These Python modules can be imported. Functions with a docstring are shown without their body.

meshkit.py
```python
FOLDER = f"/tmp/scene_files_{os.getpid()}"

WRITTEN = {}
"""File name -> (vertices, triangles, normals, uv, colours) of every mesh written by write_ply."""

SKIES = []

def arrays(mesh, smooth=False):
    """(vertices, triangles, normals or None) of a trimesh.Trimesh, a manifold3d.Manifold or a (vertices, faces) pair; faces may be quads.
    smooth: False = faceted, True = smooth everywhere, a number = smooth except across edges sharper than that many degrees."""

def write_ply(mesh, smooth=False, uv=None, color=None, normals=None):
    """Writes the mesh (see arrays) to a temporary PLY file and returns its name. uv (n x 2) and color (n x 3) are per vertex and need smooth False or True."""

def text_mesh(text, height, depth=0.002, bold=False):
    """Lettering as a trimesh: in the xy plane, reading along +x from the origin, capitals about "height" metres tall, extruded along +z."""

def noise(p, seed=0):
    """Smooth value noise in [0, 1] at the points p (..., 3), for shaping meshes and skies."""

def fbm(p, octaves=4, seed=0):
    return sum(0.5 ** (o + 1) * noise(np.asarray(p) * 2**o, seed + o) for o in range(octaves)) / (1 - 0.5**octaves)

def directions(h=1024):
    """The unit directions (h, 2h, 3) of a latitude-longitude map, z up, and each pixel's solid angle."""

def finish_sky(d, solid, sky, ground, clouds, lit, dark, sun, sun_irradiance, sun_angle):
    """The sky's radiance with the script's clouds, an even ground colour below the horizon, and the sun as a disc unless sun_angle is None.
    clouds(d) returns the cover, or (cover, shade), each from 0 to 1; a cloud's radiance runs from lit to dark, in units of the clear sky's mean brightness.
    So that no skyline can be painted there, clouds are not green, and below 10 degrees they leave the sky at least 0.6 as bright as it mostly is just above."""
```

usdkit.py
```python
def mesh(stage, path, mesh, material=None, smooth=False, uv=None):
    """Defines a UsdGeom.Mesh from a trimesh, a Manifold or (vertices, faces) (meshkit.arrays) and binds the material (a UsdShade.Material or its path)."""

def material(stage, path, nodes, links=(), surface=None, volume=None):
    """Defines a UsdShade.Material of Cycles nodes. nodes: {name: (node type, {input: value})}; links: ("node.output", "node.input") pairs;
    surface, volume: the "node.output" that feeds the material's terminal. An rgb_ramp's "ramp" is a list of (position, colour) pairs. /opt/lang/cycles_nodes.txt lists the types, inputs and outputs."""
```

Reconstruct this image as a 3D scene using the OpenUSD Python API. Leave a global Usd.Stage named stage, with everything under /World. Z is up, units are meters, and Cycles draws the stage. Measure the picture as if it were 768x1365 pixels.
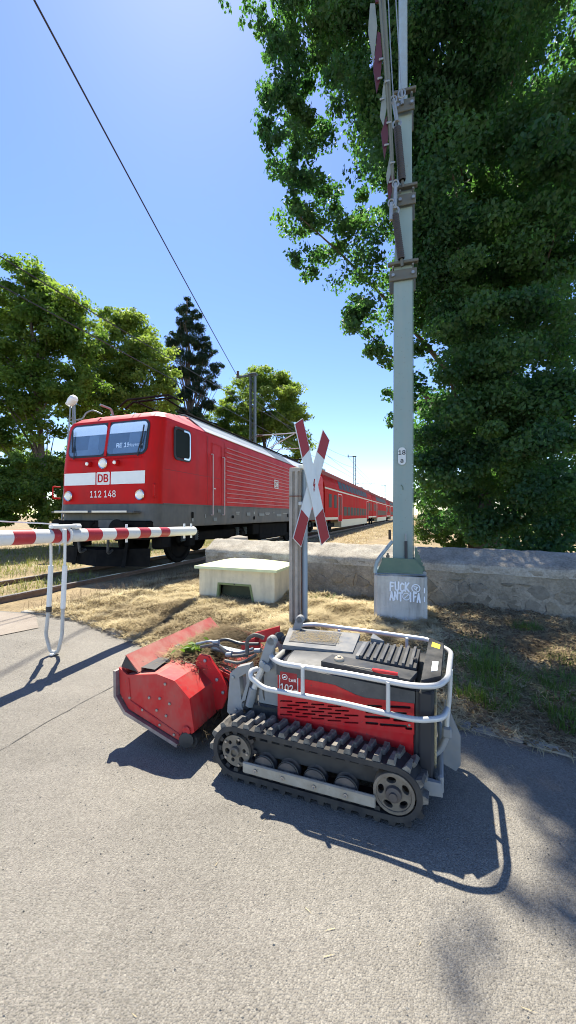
import math, random
import numpy as np
import trimesh
import manifold3d as m3
from shapely.geometry import Polygon, Point, LineString, MultiPoint, box as sbox
from shapely import affinity
import shapely
from pxr import Usd, UsdGeom, UsdLux, UsdShade, Gf, Sdf, Vt
import usdkit, meshkit

stage = Usd.Stage.CreateInMemory()
UsdGeom.SetStageUpAxis(stage, UsdGeom.Tokens.z)
UsdGeom.SetStageMetersPerUnit(stage, 1.0)
UsdGeom.Xform.Define(stage, '/World')
UsdGeom.Scope.Define(stage, '/World/Looks')

# ------------------------------------------------------------------ camera, sky, sun
H, F, CX, HZ = 1.6, 513.0, 384.0, 686.0
cam = UsdGeom.Camera.Define(stage, '/World/camera')
cam.CreateHorizontalApertureAttr(36.0)
cam.CreateVerticalApertureAttr(36.0 * 1365 / 768)
cam.CreateFocalLengthAttr(36.0 * F / 768)
cam.CreateClippingRangeAttr(Gf.Vec2f(0.05, 5000))
cam.AddTranslateOp().Set(Gf.Vec3d(0, 0, H))
cam.AddRotateXOp().Set(90 + math.degrees(math.atan((HZ - 682.5) / F)))
cam.CreateExposureAttr(1.28)

SUN = np.array([-0.16, 0.54, 1.0]); SUN /= np.linalg.norm(SUN)
dome = UsdLux.DomeLight.Define(stage, '/World/sky')
dome.CreateIntensityAttr(1.0)
dome.GetPrim().SetCustomDataByKey('kind', 'structure')
sky = usdkit.material(stage, '/World/Looks/sky_look', {
    's': ('sky_texture', {'sky_type': 'single_scattering', 'sun_disc': False, 'sun_elevation': float(math.asin(SUN[2])), 'sun_rotation': float(math.atan2(SUN[0], SUN[1])),
                          'altitude': 100.0, 'air_density': 1.0, 'aerosol_density': 0.15, 'ozone_density': 2.5}),
    'h': ('hsv', {'hue': .512, 'saturation': 1.15, 'value': 1.12}),
    'b': ('background_shader', {'strength': 0.092})}, [('s.color', 'h.color'), ('h.color', 'b.color')], surface='b.background')
UsdShade.MaterialBindingAPI.Apply(dome.GetPrim()).Bind(sky)
sun = UsdLux.DistantLight.Define(stage, '/World/sun')
sun.CreateIntensityAttr(1.2); sun.CreateAngleAttr(0.53); sun.CreateNormalizeAttr(True)
sun.CreateColorAttr(Gf.Vec3f(1.0, 0.94, 0.83))
_x = np.cross([0, 1, 0], SUN); _x /= np.linalg.norm(_x); _y = np.cross(SUN, _x)
sun.AddTransformOp().Set(Gf.Matrix4d(*_x, 0, *_y, 0, *SUN, 0, 0, 0, 30, 1))

# ------------------------------------------------------------------ helpers: scene
_used = {}
def numbered(path):
    n = _used.get(path, 0); _used[path] = n + 1
    return path if n == 0 else f'{path}_{n:03d}'
def keys(p, label=None, cat=None, group=None, kind=None):
    for k, v in (('label', label), ('category', cat), ('group', group), ('kind', kind)):
        if v: p.SetCustomDataByKey(k, v)
    return p
def thing(name, label, cat, loc=(0, 0, 0), rotz=0, group=None, kind=None):
    x = UsdGeom.Xform.Define(stage, numbered('/World/' + name))
    x.AddTranslateOp().Set(Gf.Vec3d(*map(float, loc)))
    if rotz: x.AddRotateZOp().Set(float(rotz))
    return keys(x.GetPrim(), label, cat, group, kind)
def part(parent, name, mesh, mat, smooth=30, label=None, kind=None):
    path = numbered((str(parent.GetPath()) if parent else '/World') + '/' + name)
    m = usdkit.mesh(stage, path, mesh, MAT[mat] if isinstance(mat, str) else mat, smooth=smooth)
    return keys(m.GetPrim(), label, None, None, kind)
def solo(name, mesh, mat, label=None, cat=None, group=None, kind=None, smooth=30):
    p = part(None, name, mesh, mat, smooth)
    return keys(p, label, cat, group, kind)
def copy_of(src, name, loc, rotz, label=None, group=None):
    was = src.GetCustomData()
    x = UsdGeom.Xform.Define(stage, numbered('/World/' + name))
    x.GetPrim().GetReferences().AddInternalReference(src.GetPath())
    x.GetPrim().SetInstanceable(True)
    x.ClearXformOpOrder()
    x.MakeMatrixXform().Set(Gf.Matrix4d().SetRotate(Gf.Rotation(Gf.Vec3d(0, 0, 1), rotz)) * Gf.Matrix4d().SetTranslate(Gf.Vec3d(*map(float, loc))))
    return keys(x.GetPrim(), label or was['label'], was['category'], group or was.get('group'))

# ------------------------------------------------------------------ helpers: shapes
cat_ = trimesh.util.concatenate
def cbox(c, s, b=0.006):
    sx, sy, sz = [q / 2 for q in s]; b = min(b, sx * .9, sy * .9, sz * .9)
    pts = []
    for i in (-1, 1):
        for j in (-1, 1):
            for k in (-1, 1):
                pts += [(i * (sx - b), j * (sy - b), k * sz), (i * (sx - b), j * sy, k * (sz - b)), (i * sx, j * (sy - b), k * (sz - b))]
    m = trimesh.convex.convex_hull(np.array(pts)); m.apply_translation(c); return m
def hull(pts): return trimesh.convex.convex_hull(np.array(pts, float))
def frame_of(d):
    d = d / np.linalg.norm(d); a = np.array([0, 0, 1.0]) if abs(d[2]) < .9 else np.array([1.0, 0, 0])
    u = np.cross(a, d); u /= np.linalg.norm(u); return u, np.cross(d, u)
def tube(pts, r, n=10, closed=False, caps=True):
    P = np.array(pts, float); N = len(P); R = np.broadcast_to(np.asarray(r, float), N)
    T = np.zeros_like(P)
    for i in range(N):
        a = P[(i + 1) % N] if (closed or i < N - 1) else P[i]; b = P[i - 1] if (closed or i > 0) else P[i]
        T[i] = (a - b) / max(np.linalg.norm(a - b), 1e-9)
    u, v = frame_of(T[0]); V = []; ang = np.arange(n) / n * 2 * np.pi
    for i in range(N):
        u = u - T[i] * np.dot(u, T[i]); u /= np.linalg.norm(u); v = np.cross(T[i], u)
        V.append(P[i] + R[i] * (np.cos(ang)[:, None] * u + np.sin(ang)[:, None] * v))
    V = np.vstack(V); Fc = []
    for i in range(N if closed else N - 1):
        j = (i + 1) % N
        for k in range(n):
            l = (k + 1) % n
            a, b, c, d = i * n + k, i * n + l, j * n + l, j * n + k
            Fc += [(a, b, c), (a, c, d)]
    if not closed and caps:
        V = np.vstack([V, P[0], P[-1]]); s, e = len(V) - 2, len(V) - 1
        for k in range(n):
            l = (k + 1) % n
            Fc += [(s, l, k), (e, (N - 1) * n + k, (N - 1) * n + l)]
    return trimesh.Trimesh(V, np.array(Fc), process=False)
def rod(a, b, r, n=12): return tube([a, b], r, n)
def fillet(pts, rad, closed=False, k=5):
    """polyline with rounded corners"""
    P = [np.array(p, float) for p in pts]; out = []; N = len(P)
    for i in range(N):
        if not closed and i in (0, N - 1): out.append(P[i]); continue
        a, b, c = P[i - 1], P[i], P[(i + 1) % N]
        da, dc = a - b, c - b; la, lc = np.linalg.norm(da), np.linalg.norm(dc)
        q = min(rad, la * .45, lc * .45); s, e = b + da / la * q, b + dc / lc * q
        for t in np.linspace(0, 1, k): out.append((1 - t) ** 2 * s + 2 * t * (1 - t) * b + t * t * e)
    return np.array(out)
def extr(poly, h):
    poly = poly if isinstance(poly, Polygon) else Polygon(poly)
    return trimesh.creation.extrude_polygon(poly, h, engine='earcut')
def prism_xz(poly, y0, y1):
    """polygon in (x,z) from y0 to y1"""
    m = extr(poly, abs(y1 - y0)); v = m.vertices.copy()
    m.vertices = np.stack([v[:, 0], max(y0, y1) - v[:, 2], v[:, 1]], 1); return m
def prism_yz(poly, x0, x1):
    m = extr(poly, abs(x1 - x0)); v = m.vertices.copy()
    m.vertices = np.stack([min(x0, x1) + v[:, 2], v[:, 0], v[:, 1]], 1); return m
def place(m, o, xd, yd):
    m = m.copy(); xd, yd = np.array(xd, float), np.array(yd, float); xd /= np.linalg.norm(xd); yd /= np.linalg.norm(yd)
    n = np.cross(xd, yd); v = m.vertices
    m.vertices = np.array(o) + v[:, :1] * xd + v[:, 1:2] * yd + v[:, 2:3] * n; return m
def text_at(s, h, o, xd, yd, depth=.003, bold=False, centre=True, wide=1.0):
    m = meshkit.text_mesh(s, h, depth, bold); v = m.vertices.copy()
    v[:, 0] *= wide
    if centre: v[:, 0] -= (v[:, 0].min() + v[:, 0].max()) / 2
    m.vertices = v; return place(m, o, xd, yd)
def rrect(w, h, r, cx=0, cy=0, k=5):
    return sbox(cx - w / 2 + r, cy - h / 2 + r, cx + w / 2 - r, cy + h / 2 - r).buffer(r, quad_segs=k)
def lathe(prof, a, d, n=24):
    """profile (radius, along) around axis d at a"""
    d = np.array(d, float); d /= np.linalg.norm(d); u, v = frame_of(d); ang = np.arange(n) / n * 2 * np.pi
    V = np.vstack([np.array(a) + l * d + r * (np.cos(ang)[:, None] * u + np.sin(ang)[:, None] * v) for r, l in prof]); Fc = []
    for i in range(len(prof) - 1):
        for k in range(n):
            l = (k + 1) % n; p, q, s, t = i * n + k, i * n + l, (i + 1) * n + l, (i + 1) * n + k
            Fc += [(p, q, s), (p, s, t)]
    return trimesh.Trimesh(V, np.array(Fc), process=False)
def loft(rings):
    n = len(rings[0]); V = np.vstack(rings); Fc = []
    for i in range(len(rings) - 1):
        for k in range(n):
            l = (k + 1) % n; a, b, c, d = i * n + k, i * n + l, (i + 1) * n + l, (i + 1) * n + k
            Fc += [(a, b, c), (a, c, d)]
    for r, flip in ((0, True), (len(rings) - 1, False)):
        V = np.vstack([V, rings[r].mean(0)]); c = len(V) - 1
        for k in range(n):
            l = (k + 1) % n; Fc.append((c, r * n + l, r * n + k) if flip else (c, r * n + k, r * n + l))
    return trimesh.Trimesh(V, np.array(Fc), process=False)
def man(m): return m3.Manifold(m3.Mesh(np.asarray(m.vertices, np.float32), np.asarray(m.faces, np.uint32)))
def unman(M): q = M.to_mesh(); return trimesh.Trimesh(q.vert_properties[:, :3], q.tri_verts, process=False)
def smoothstep(x): x = np.clip(x, 0, 1); return x * x * (3 - 2 * x)

# ------------------------------------------------------------------ materials
MAT = {}
def mat(name, col, rough=.5, metal=0., var=.12, scale=6., bump=0., bscale=60., spec=.5, coat=0., dirt=None, dscale=4., damt=.5, chips=None, streak=None, cscale=26.):
    c = np.array(col, float)
    nodes = {'tc': ('texture_coordinate', {}), 'n': ('noise_texture', {'scale': scale, 'detail': 4.0, 'roughness': .6}),
             'r': ('rgb_ramp', {'ramp': [(.25, tuple(c * (1 - var))), (.75, tuple(np.minimum(c * (1 + var), .95)))]}),
             'p': ('principled_bsdf', {'roughness': rough, 'metallic': metal, 'specular_ior_level': spec, 'coat_weight': coat})}
    links = [('tc.object', 'n.vector'), ('n.fac', 'r.fac')]
    out = 'r.color'
    if dirt is not None:
        nodes['dn'] = ('noise_texture', {'scale': dscale, 'detail': 6.0, 'roughness': .7})
        nodes['dr'] = ('rgb_ramp', {'ramp': [(.5 - .12, (0, 0, 0)), (.5 + .2, (damt,) * 3)]})
        nodes['dm'] = ('mix_color', {'b': tuple(dirt)})
        links += [('tc.object', 'dn.vector'), ('dn.fac', 'dr.fac'), (out, 'dm.a'), ('dr.color', 'dm.fac')]
        out = 'dm.result'
        nodes['rm'] = ('mix_float', {'a': rough, 'b': .9})
        links += [('dr.color', 'rm.fac'), ('rm.result', 'p.roughness')]
    if streak is not None:
        sc, sa, sx = streak
        nodes['sm'] = ('mapping', {'scale': sx}); nodes['sn'] = ('noise_texture', {'scale': 1.0, 'detail': 5.0, 'roughness': .65}); nodes['sr'] = ('rgb_ramp', {'ramp': [(.45, (0, 0, 0)), (.72, (sa,) * 3)]}); nodes['sx'] = ('mix_color', {'b': tuple(sc)})
        links += [('tc.object', 'sm.vector'), ('sm.vector', 'sn.vector'), ('sn.fac', 'sr.fac'), (out, 'sx.a'), ('sr.color', 'sx.fac')]; out = 'sx.result'
    if chips is not None:
        nodes['cn'] = ('noise_texture', {'scale': cscale, 'detail': 5.0, 'roughness': .75}); nodes['cr'] = ('rgb_ramp', {'ramp': [(.63, (0, 0, 0)), (.67, (.9, .9, .9))]}); nodes['cm'] = ('mix_color', {'b': tuple(chips)})
        links += [('tc.object', 'cn.vector'), ('cn.fac', 'cr.fac'), (out, 'cm.a'), ('cr.color', 'cm.fac')]; out = 'cm.result'
    links.append((out, 'p.base_color'))
    if bump:
        nodes['bn'] = ('noise_texture', {'scale': bscale, 'detail': 4.0, 'roughness': .65})
        nodes['bp'] = ('bump', {'strength': min(1.0, bump * 10), 'distance': bump * .1})
        links += [('tc.object', 'bn.vector'), ('bn.fac', 'bp.height'), ('bp.normal', 'p.normal')]
    MAT[name] = usdkit.material(stage, '/World/Looks/' + name, nodes, links, surface='p.BSDF')
DUST = (.33, .28, .20)
mat('loco_red', (.54, .005, .004), .5, var=.05, scale=1.2, spec=.12, dirt=(.34, .012, .014), dscale=1.5, damt=.4, streak=((.30, .02, .015), .55, (2.5, 2.5, .35)))
mat('loco_roof_red', (.50, .02, .025), .5, var=.1, scale=2, dirt=(.40, .14, .13), dscale=2, damt=.5)
mat('loco_grey', (.055, .06, .058), .55, var=.2, dirt=(.13, .12, .1), dscale=1.5, damt=.5, streak=((.14, .12, .09), .6, (3, 3, .5)))
mat('under_black', (.009, .009, .009), .9, var=.3, spec=.04, dirt=(.022, .018, .013), dscale=3, damt=.5)
mat('black_rubber', (.014, .014, .015), .6, var=.2)
mat('white_paint', (.78, .77, .72), .45, var=.04, dirt=(.6, .56, .48), dscale=5, damt=.4)
mat('stripe_white', (.74, .73, .66), .5, var=.05, scale=3)
mat('silver_panel', (.62, .62, .6), .35, metal=.4, var=.08, scale=1.5)
mat('grey_panel', (.33, .36, .35), .4, metal=.2, var=.1, scale=1.5)
mat('dark_panel', (.11, .13, .13), .45, var=.1)
mat('rail_pale', (.55, .42, .40), .5, var=.05)
mat('louvre_pale', (.50, .16, .15), .5, var=.1)
mat('seam_red', (.16, .004, .004), .6)
mat('marking', (.30, .30, .27), .7)
mat('chrome', (.75, .73, .68), .2, metal=1., var=.05)
mat('lamp_glass', (.85, .80, .66), .12, var=.05, coat=1.0)
mat('cab_dark', (.10, .15, .19), .6, var=.3, scale=3)
mat('blind', (.9, .93, .93), .6, var=.05)
mat('cab_mid', (.05, .085, .11), .7, var=.25, scale=2.5)
mat('coach_red', (.40, .008, .005), .8, var=.15, scale=.4, spec=.03, streak=((.22, .05, .02), .6, (1.2, 1.2, .3)))
mat('coach_roof', (.12, .032, .024), .8, var=.2, scale=.4, spec=.05)
mat('coach_pale', (.40, .36, .24), .45, var=.08)
mat('window_dark', (.012, .018, .015), .5, var=.1, spec=.05)
mat('mast_green', (.20, .27, .24), .45, var=.06, scale=3, dirt=(.24, .27, .23), dscale=7, damt=.35, streak=((.26, .29, .25), .5, (9, 9, .5)), chips=(.14, .13, .10), cscale=40.)
mat('mast_green_dark', (.075, .13, .085), .5, var=.1, scale=6, dirt=(.16, .18, .13), dscale=10, damt=.4, chips=(.20, .17, .12), cscale=24.)
mat('mast_pipe', (.30, .36, .35), .4, metal=.2, var=.08, dirt=(.2, .2, .18), dscale=12, damt=.4)
mat('galv', (.26, .28, .28), .45, metal=.6, var=.15, scale=25)
mat('bracket_steel', (.095, .10, .08), .55, metal=.2, var=.15, scale=12, dirt=(.15, .12, .08), dscale=14, damt=.5)
mat('spring_dark', (.022, .022, .022), .55, var=.3, scale=30, dirt=(.07, .05, .035), dscale=18, damt=.5)
mat('sign_white', (.56, .59, .57), .4, var=.03, scale=8, dirt=(.5, .52, .46), dscale=9, damt=.35, streak=((.48, .47, .40), .5, (10, 10, 1.2)))
mat('sign_red', (.24, .008, .014), .4, var=.06, scale=8)
mat('flag_white', (.15, .18, .175), .5, var=.08, dirt=(.22, .25, .22), dscale=6, damt=.5)
mat('flag_red', (.06, .005, .012), .5, var=.1)
mat('boom_olive', (.13, .135, .10), .5, var=.1, metal=.2)
mat('post_concrete', (.38, .335, .27), .95, var=.3, scale=18, bump=.08, bscale=90, dirt=(.2, .19, .165), dscale=9, damt=.7)
mat('post_blue', (.24, .30, .34), .4, metal=.3, var=.1)
mat('rust', (.16, .05, .03), .8, var=.3, scale=20)
mat('box_cream', (.66, .575, .38), .8, var=.06, scale=5, bump=.02, bscale=120, dirt=(.42, .36, .26), dscale=5, damt=.55, streak=((.36, .31, .22), .6, (7, 7, 1.0)), chips=(.36, .32, .24), cscale=22.)
mat('lid_green', (.57, .62, .36), .75, var=.08, scale=7, bump=.03, bscale=90, dirt=(.45, .44, .28), dscale=6, damt=.5)
mat('frame_green', (.17, .20, .07), .6, var=.1)
mat('recess_dark', (.06, .065, .03), .8, var=.3)
mat('barrier_white', (.66, .65, .60), .35, var=.03, dirt=(.55, .53, .47), dscale=3, damt=.35, chips=(.34, .31, .27), cscale=40.)
mat('barrier_red', (.36, .02, .03), .4, var=.12, scale=5, chips=(.42, .30, .27), cscale=40.)
mat('leg_grey', (.46, .46, .43), .45, metal=.3, var=.1, dirt=(.3, .27, .22), dscale=10, damt=.5)
mat('mower_red', (.46, .007, .012), .4, var=.06, scale=5, spec=.4, dirt=(.36, .04, .035), dscale=5, damt=.4, chips=(.10, .05, .045), cscale=34., streak=((.36, .10, .07), .4, (9, 9, 3)))
mat('mower_red_dusty', (.46, .010, .013), .45, var=.12, scale=6, spec=.4, dirt=(.29, .085, .06), dscale=6, damt=.6, chips=(.13, .07, .06), cscale=30., streak=((.34, .11, .08), .55, (8, 14, 4)))
mat('flap_red', (.40, .07, .055), .6, var=.2, scale=5, dirt=(.42, .24, .17), dscale=7, damt=.8, chips=(.16, .10, .08), cscale=20.)
mat('hood_grey', (.036, .039, .042), .5, var=.12, scale=5, dirt=(.15, .14, .12), dscale=5, damt=.5, chips=(.16, .15, .13), cscale=38.)
mat('hood_dark', (.013, .014, .015), .45, var=.2, dirt=(.07, .065, .055), dscale=8, damt=.5)
mat('hood_light', (.10, .108, .115), .5, var=.1, dirt=(.35, .31, .24), dscale=6, damt=.4)
mat('track_rubber', (.012, .012, .013), .75, var=.3, scale=20, dirt=(.07, .06, .045), dscale=12, damt=.6)
mat('lug_worn', (.05, .048, .044), .7, var=.3, scale=25, dirt=(.36, .32, .25), dscale=12, damt=.65)
mat('wheel_dusty', (.17, .14, .10), .7, var=.2, scale=20, dirt=(.09, .07, .05), dscale=12, damt=.8)
mat('roller_dark', (.03, .028, .027), .5, var=.3, dirt=(.16, .12, .09), dscale=10, damt=.6)
mat('bar_silver', (.33, .30, .24), .5, metal=.3, var=.15, scale=14, dirt=(.28, .23, .16), dscale=10, damt=.8, chips=(.12, .10, .08), cscale=44.)
mat('rail_silver', (.52, .52, .49), .42, metal=.35, var=.06, scale=14, dirt=(.5, .47, .4), dscale=12, damt=.4)
mat('arm_grey', (.21, .225, .23), .45, metal=.2, var=.15, scale=10, dirt=(.30, .27, .22), dscale=7, damt=.6)
mat('skid_steel', (.30, .27, .26), .35, metal=.7, var=.3, scale=10, dirt=(.15, .09, .07), dscale=6, damt=.6)
mat('hose_black', (.02, .02, .02), .45, var=.2, dirt=(.2, .18, .14), dscale=10, damt=.5)
mat('bolt', (.35, .30, .24), .5, metal=.6, var=.2, scale=40)
mat('yellow_sticker', (.75, .60, .04), .5, var=.02)
mat('straw_mat', (.48, .38, .20), .9, var=.35, scale=30, bump=.1, bscale=120)
mat('sleeper', (.20, .18, .15), .95, var=.25, scale=9, bump=.05)
mat('rail_steel', (.16, .10, .07), .6, metal=.4, var=.25, scale=8)
mat('rail_head', (.55, .52, .48), .3, metal=.9, var=.1)
mat('wire', (.03, .03, .035), .5, var=.1)
mat('wire_pale', (.55, .56, .56), .5, metal=.3, var=.1)
mat('mast_far', (.10, .125, .12), .6, metal=.2, var=.2)
mat('insulator', (.10, .06, .05), .3, var=.1)
mat('lamp_white', (.74, .73, .68), .4, var=.06)
mat('bark', (.10, .078, .058), .95, var=.35, scale=14, bump=.12, bscale=30)
mat('twig_brown', (.16, .10, .06), .9, var=.3, scale=40)
mat('marker_black', (.03, .03, .03), .6)
mat('block_concrete', (.56, .54, .48), .92, var=.18, scale=7, bump=.06, bscale=70, dirt=(.21, .20, .17), dscale=3.5, damt=.7, streak=((.20, .19, .165), .8, (7, 7, .9)), chips=(.20, .19, .17), cscale=20.)
mat('graffiti', (.72, .74, .75), .7, var=.08, scale=30)
mat('sett', (.30, .28, .24), .9, var=.3, scale=14, bump=.1, bscale=60)
mat('gravel', (.10, .088, .07), .95, var=.4, scale=40, bump=.1, bscale=60)
mat('seam', (.085, .08, .07), .9, var=.3, scale=30)

def leafmat(name, ramp, trans=.35, tint=(1.1, 1.25, .5), rough=.5, spec=.35, nscale=.9):
    nodes = {'g': ('geometry', {}), 'r': ('rgb_ramp', {'ramp': ramp}),
             'n': ('noise_texture', {'scale': nscale, 'detail': 2.0}), 'mr': ('map_range', {'from_min': .3, 'from_max': .7}), 'mf': ('mix_float', {'fac': .45}),
             'p': ('principled_bsdf', {'roughness': rough, 'specular_ior_level': spec}),
             'm': ('mix_color', {'blend_type': 'multiply', 'fac': 1.0, 'b': tint, 'use_clamp': False}),
             't': ('translucent_bsdf', {}), 'x': ('mix_closure', {'fac': trans})}
    links = [('g.position', 'n.vector'), ('n.fac', 'mr.value'), ('mr.result', 'mf.b'), ('g.random_per_island', 'mf.a'), ('mf.result', 'r.fac'), ('r.color', 'p.base_color'), ('r.color', 'm.a'), ('m.result', 't.color'), ('p.BSDF', 'x.closure1'), ('t.BSDF', 'x.closure2')]
    MAT[name] = usdkit.material(stage, '/World/Looks/' + name, nodes, links, surface='x.closure')
leafmat('leaf_deep', [(.14, (.042, .105, .052)), (.5, (.10, .185, .075)), (.72, (.20, .28, .09)), (.9, (.44, .46, .15))], .56, (1.6, 1.9, .7))
leafmat('leaf_mid', [(.1, (.09, .17, .035)), (.5, (.21, .29, .065)), (.9, (.38, .43, .13))], .62, (1.5, 1.5, .8))
leafmat('leaf_light', [(.1, (.14, .22, .05)), (.5, (.28, .35, .085)), (.9, (.44, .47, .15))], .62, (1.4, 1.4, .8))
leafmat('needle', [(.1, (.025, .055, .034)), (.5, (.05, .095, .055)), (.9, (.09, .14, .07))], .3)
leafmat('leaf_bush', [(0, (.05, .11, .02)), (.6, (.11, .18, .04)), (1, (.20, .25, .07))], .4)
leafmat('grass_green', [(0, (.08, .15, .035)), (.45, (.15, .23, .05)), (.75, (.25, .29, .08)), (1, (.48, .42, .18))], .35)
leafmat('grass_yellow', [(0, (.16, .19, .045)), (.5, (.28, .27, .07)), (1, (.42, .36, .14))], .3)
leafmat('hay', [(0, (.24, .18, .09)), (.3, (.53, .44, .25)), (.65, (.72, .63, .40)), (1, (.86, .79, .58))], .2, (1, .95, .8), .75, .25)
leafmat('straw_mix', [(0, (.05, .038, .022)), (.3, (.17, .125, .06)), (.6, (.36, .28, .14)), (1, (.62, .52, .31))], .15, (1, .95, .8), .8, .2)
leafmat('litter', [(0, (.07, .05, .03)), (.35, (.19, .135, .075)), (.7, (.40, .31, .19)), (1, (.64, .55, .39))], .12, (1, .9, .7), .8, .2)

def ground_mat(name, cols, scale, fine, bump, bscale, rough=.95):
    nodes = {'g': ('geometry', {}), 'n': ('noise_texture', {'scale': scale, 'detail': 6.0, 'roughness': .65}),
             'f': ('noise_texture', {'scale': fine, 'detail': 3.0, 'roughness': .6}),
             'a': ('mix_float', {'fac': .45}), 'r': ('rgb_ramp', {'ramp': cols}),
             'p': ('principled_bsdf', {'roughness': rough, 'specular_ior_level': .25}),
             'b': ('noise_texture', {'scale': bscale, 'detail': 4.0}), 'bp': ('bump', {'strength': .8, 'distance': bump})}
    links = [('g.position', 'n.vector'), ('g.position', 'f.vector'), ('g.position', 'b.vector'), ('n.fac', 'a.a'), ('f.fac', 'a.b'), ('a.result', 'r.fac'),
             ('r.color', 'p.base_color'), ('b.fac', 'bp.height'), ('bp.normal', 'p.normal')]
    MAT[name] = usdkit.material(stage, '/World/Looks/' + name, nodes, links, surface='p.BSDF')
ground_mat('soil', [(.3, (.10, .075, .045)), (.5, (.25, .19, .105)), (.7, (.42, .33, .19))], 1.3, 22, .02, 50)
ground_mat('wall_mortar', [(.3, (.12, .105, .075)), (.5, (.235, .205, .155)), (.7, (.35, .31, .24))], 3.2, 26, .02, 45)
ground_mat('wall_top', [(.3, (.17, .15, .115)), (.5, (.32, .29, .235)), (.7, (.47, .435, .36))], 3.5, 35, .015, 60)
for _i, _c in enumerate(((.19, .165, .12), (.155, .135, .10), (.225, .19, .135), (.175, .155, .12))):
    c_ = np.array(_c)
    ground_mat(f'wall_stone_{"abcd"[_i]}', [(.3, tuple(c_ * .6)), (.5, tuple(c_)), (.72, tuple(c_ * 1.35))], 5, 30, .012, 45)

leafmat('grit', [(0, (.08, .075, .065)), (.4, (.25, .24, .21)), (.8, (.50, .47, .42)), (1, (.75, .73, .68))], .0, (1, 1, 1), .8, .3)
def asphalt():
    nodes = {'g': ('geometry', {}),
             'big': ('noise_texture', {'scale': .55, 'detail': 4.0, 'roughness': .6}),
             'mid': ('noise_texture', {'scale': 7.0, 'detail': 5.0, 'roughness': .7}),
             'v': ('voronoi_texture', {'scale': 150.0, 'feature': 'f1'}),
             'vc': ('rgb_to_bw', {}),
             'a': ('mix_float', {'fac': .16}), 'a2': ('mix_float', {'fac': .30}),
             'r': ('rgb_ramp', {'ramp': [(.20, (.060, .054, .044)), (.42, (.150, .137, .113)), (.58, (.215, .198, .164)), (.80, (.36, .333, .275))]}),
             'p': ('principled_bsdf', {'roughness': .82, 'specular_ior_level': .4}),
             'bp': ('bump', {'strength': .75, 'distance': .006}),
             'mp': ('mapping', {'rotation': (0, 0, .43), 'scale': (.35, 2.6, 1)}), 'st': ('noise_texture', {'scale': 1.0, 'detail': 5.0, 'roughness': .6}), 'a3': ('mix_float', {'fac': .38}),
             'n2': ('noise_texture', {'scale': 130.0, 'detail': 2.0}), 'h': ('math', {'math_type': 'subtract'})}
    links = [('g.position', x + '.vector') for x in ('big', 'mid', 'v', 'n2')]
    links += [('v.color', 'vc.color'), ('g.position', 'mp.vector'), ('mp.vector', 'st.vector'), ('big.fac', 'a3.a'), ('st.fac', 'a3.b'), ('a3.result', 'a.a'), ('mid.fac', 'a.b'), ('a.result', 'a2.a'), ('vc.val', 'a2.b'), ('a2.result', 'r.fac'), ('r.color', 'p.base_color'),
              ('n2.fac', 'h.value1'), ('v.distance', 'h.value2'), ('h.value', 'bp.height'), ('bp.normal', 'p.normal')]
    MAT['asphalt'] = usdkit.material(stage, '/World/Looks/asphalt', nodes, links, surface='p.BSDF')
asphalt()
ground_mat('slab', [(.3, (.18, .15, .12)), (.5, (.25, .215, .175)), (.7, (.31, .27, .22))], 3, 60, .006, 80)

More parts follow.
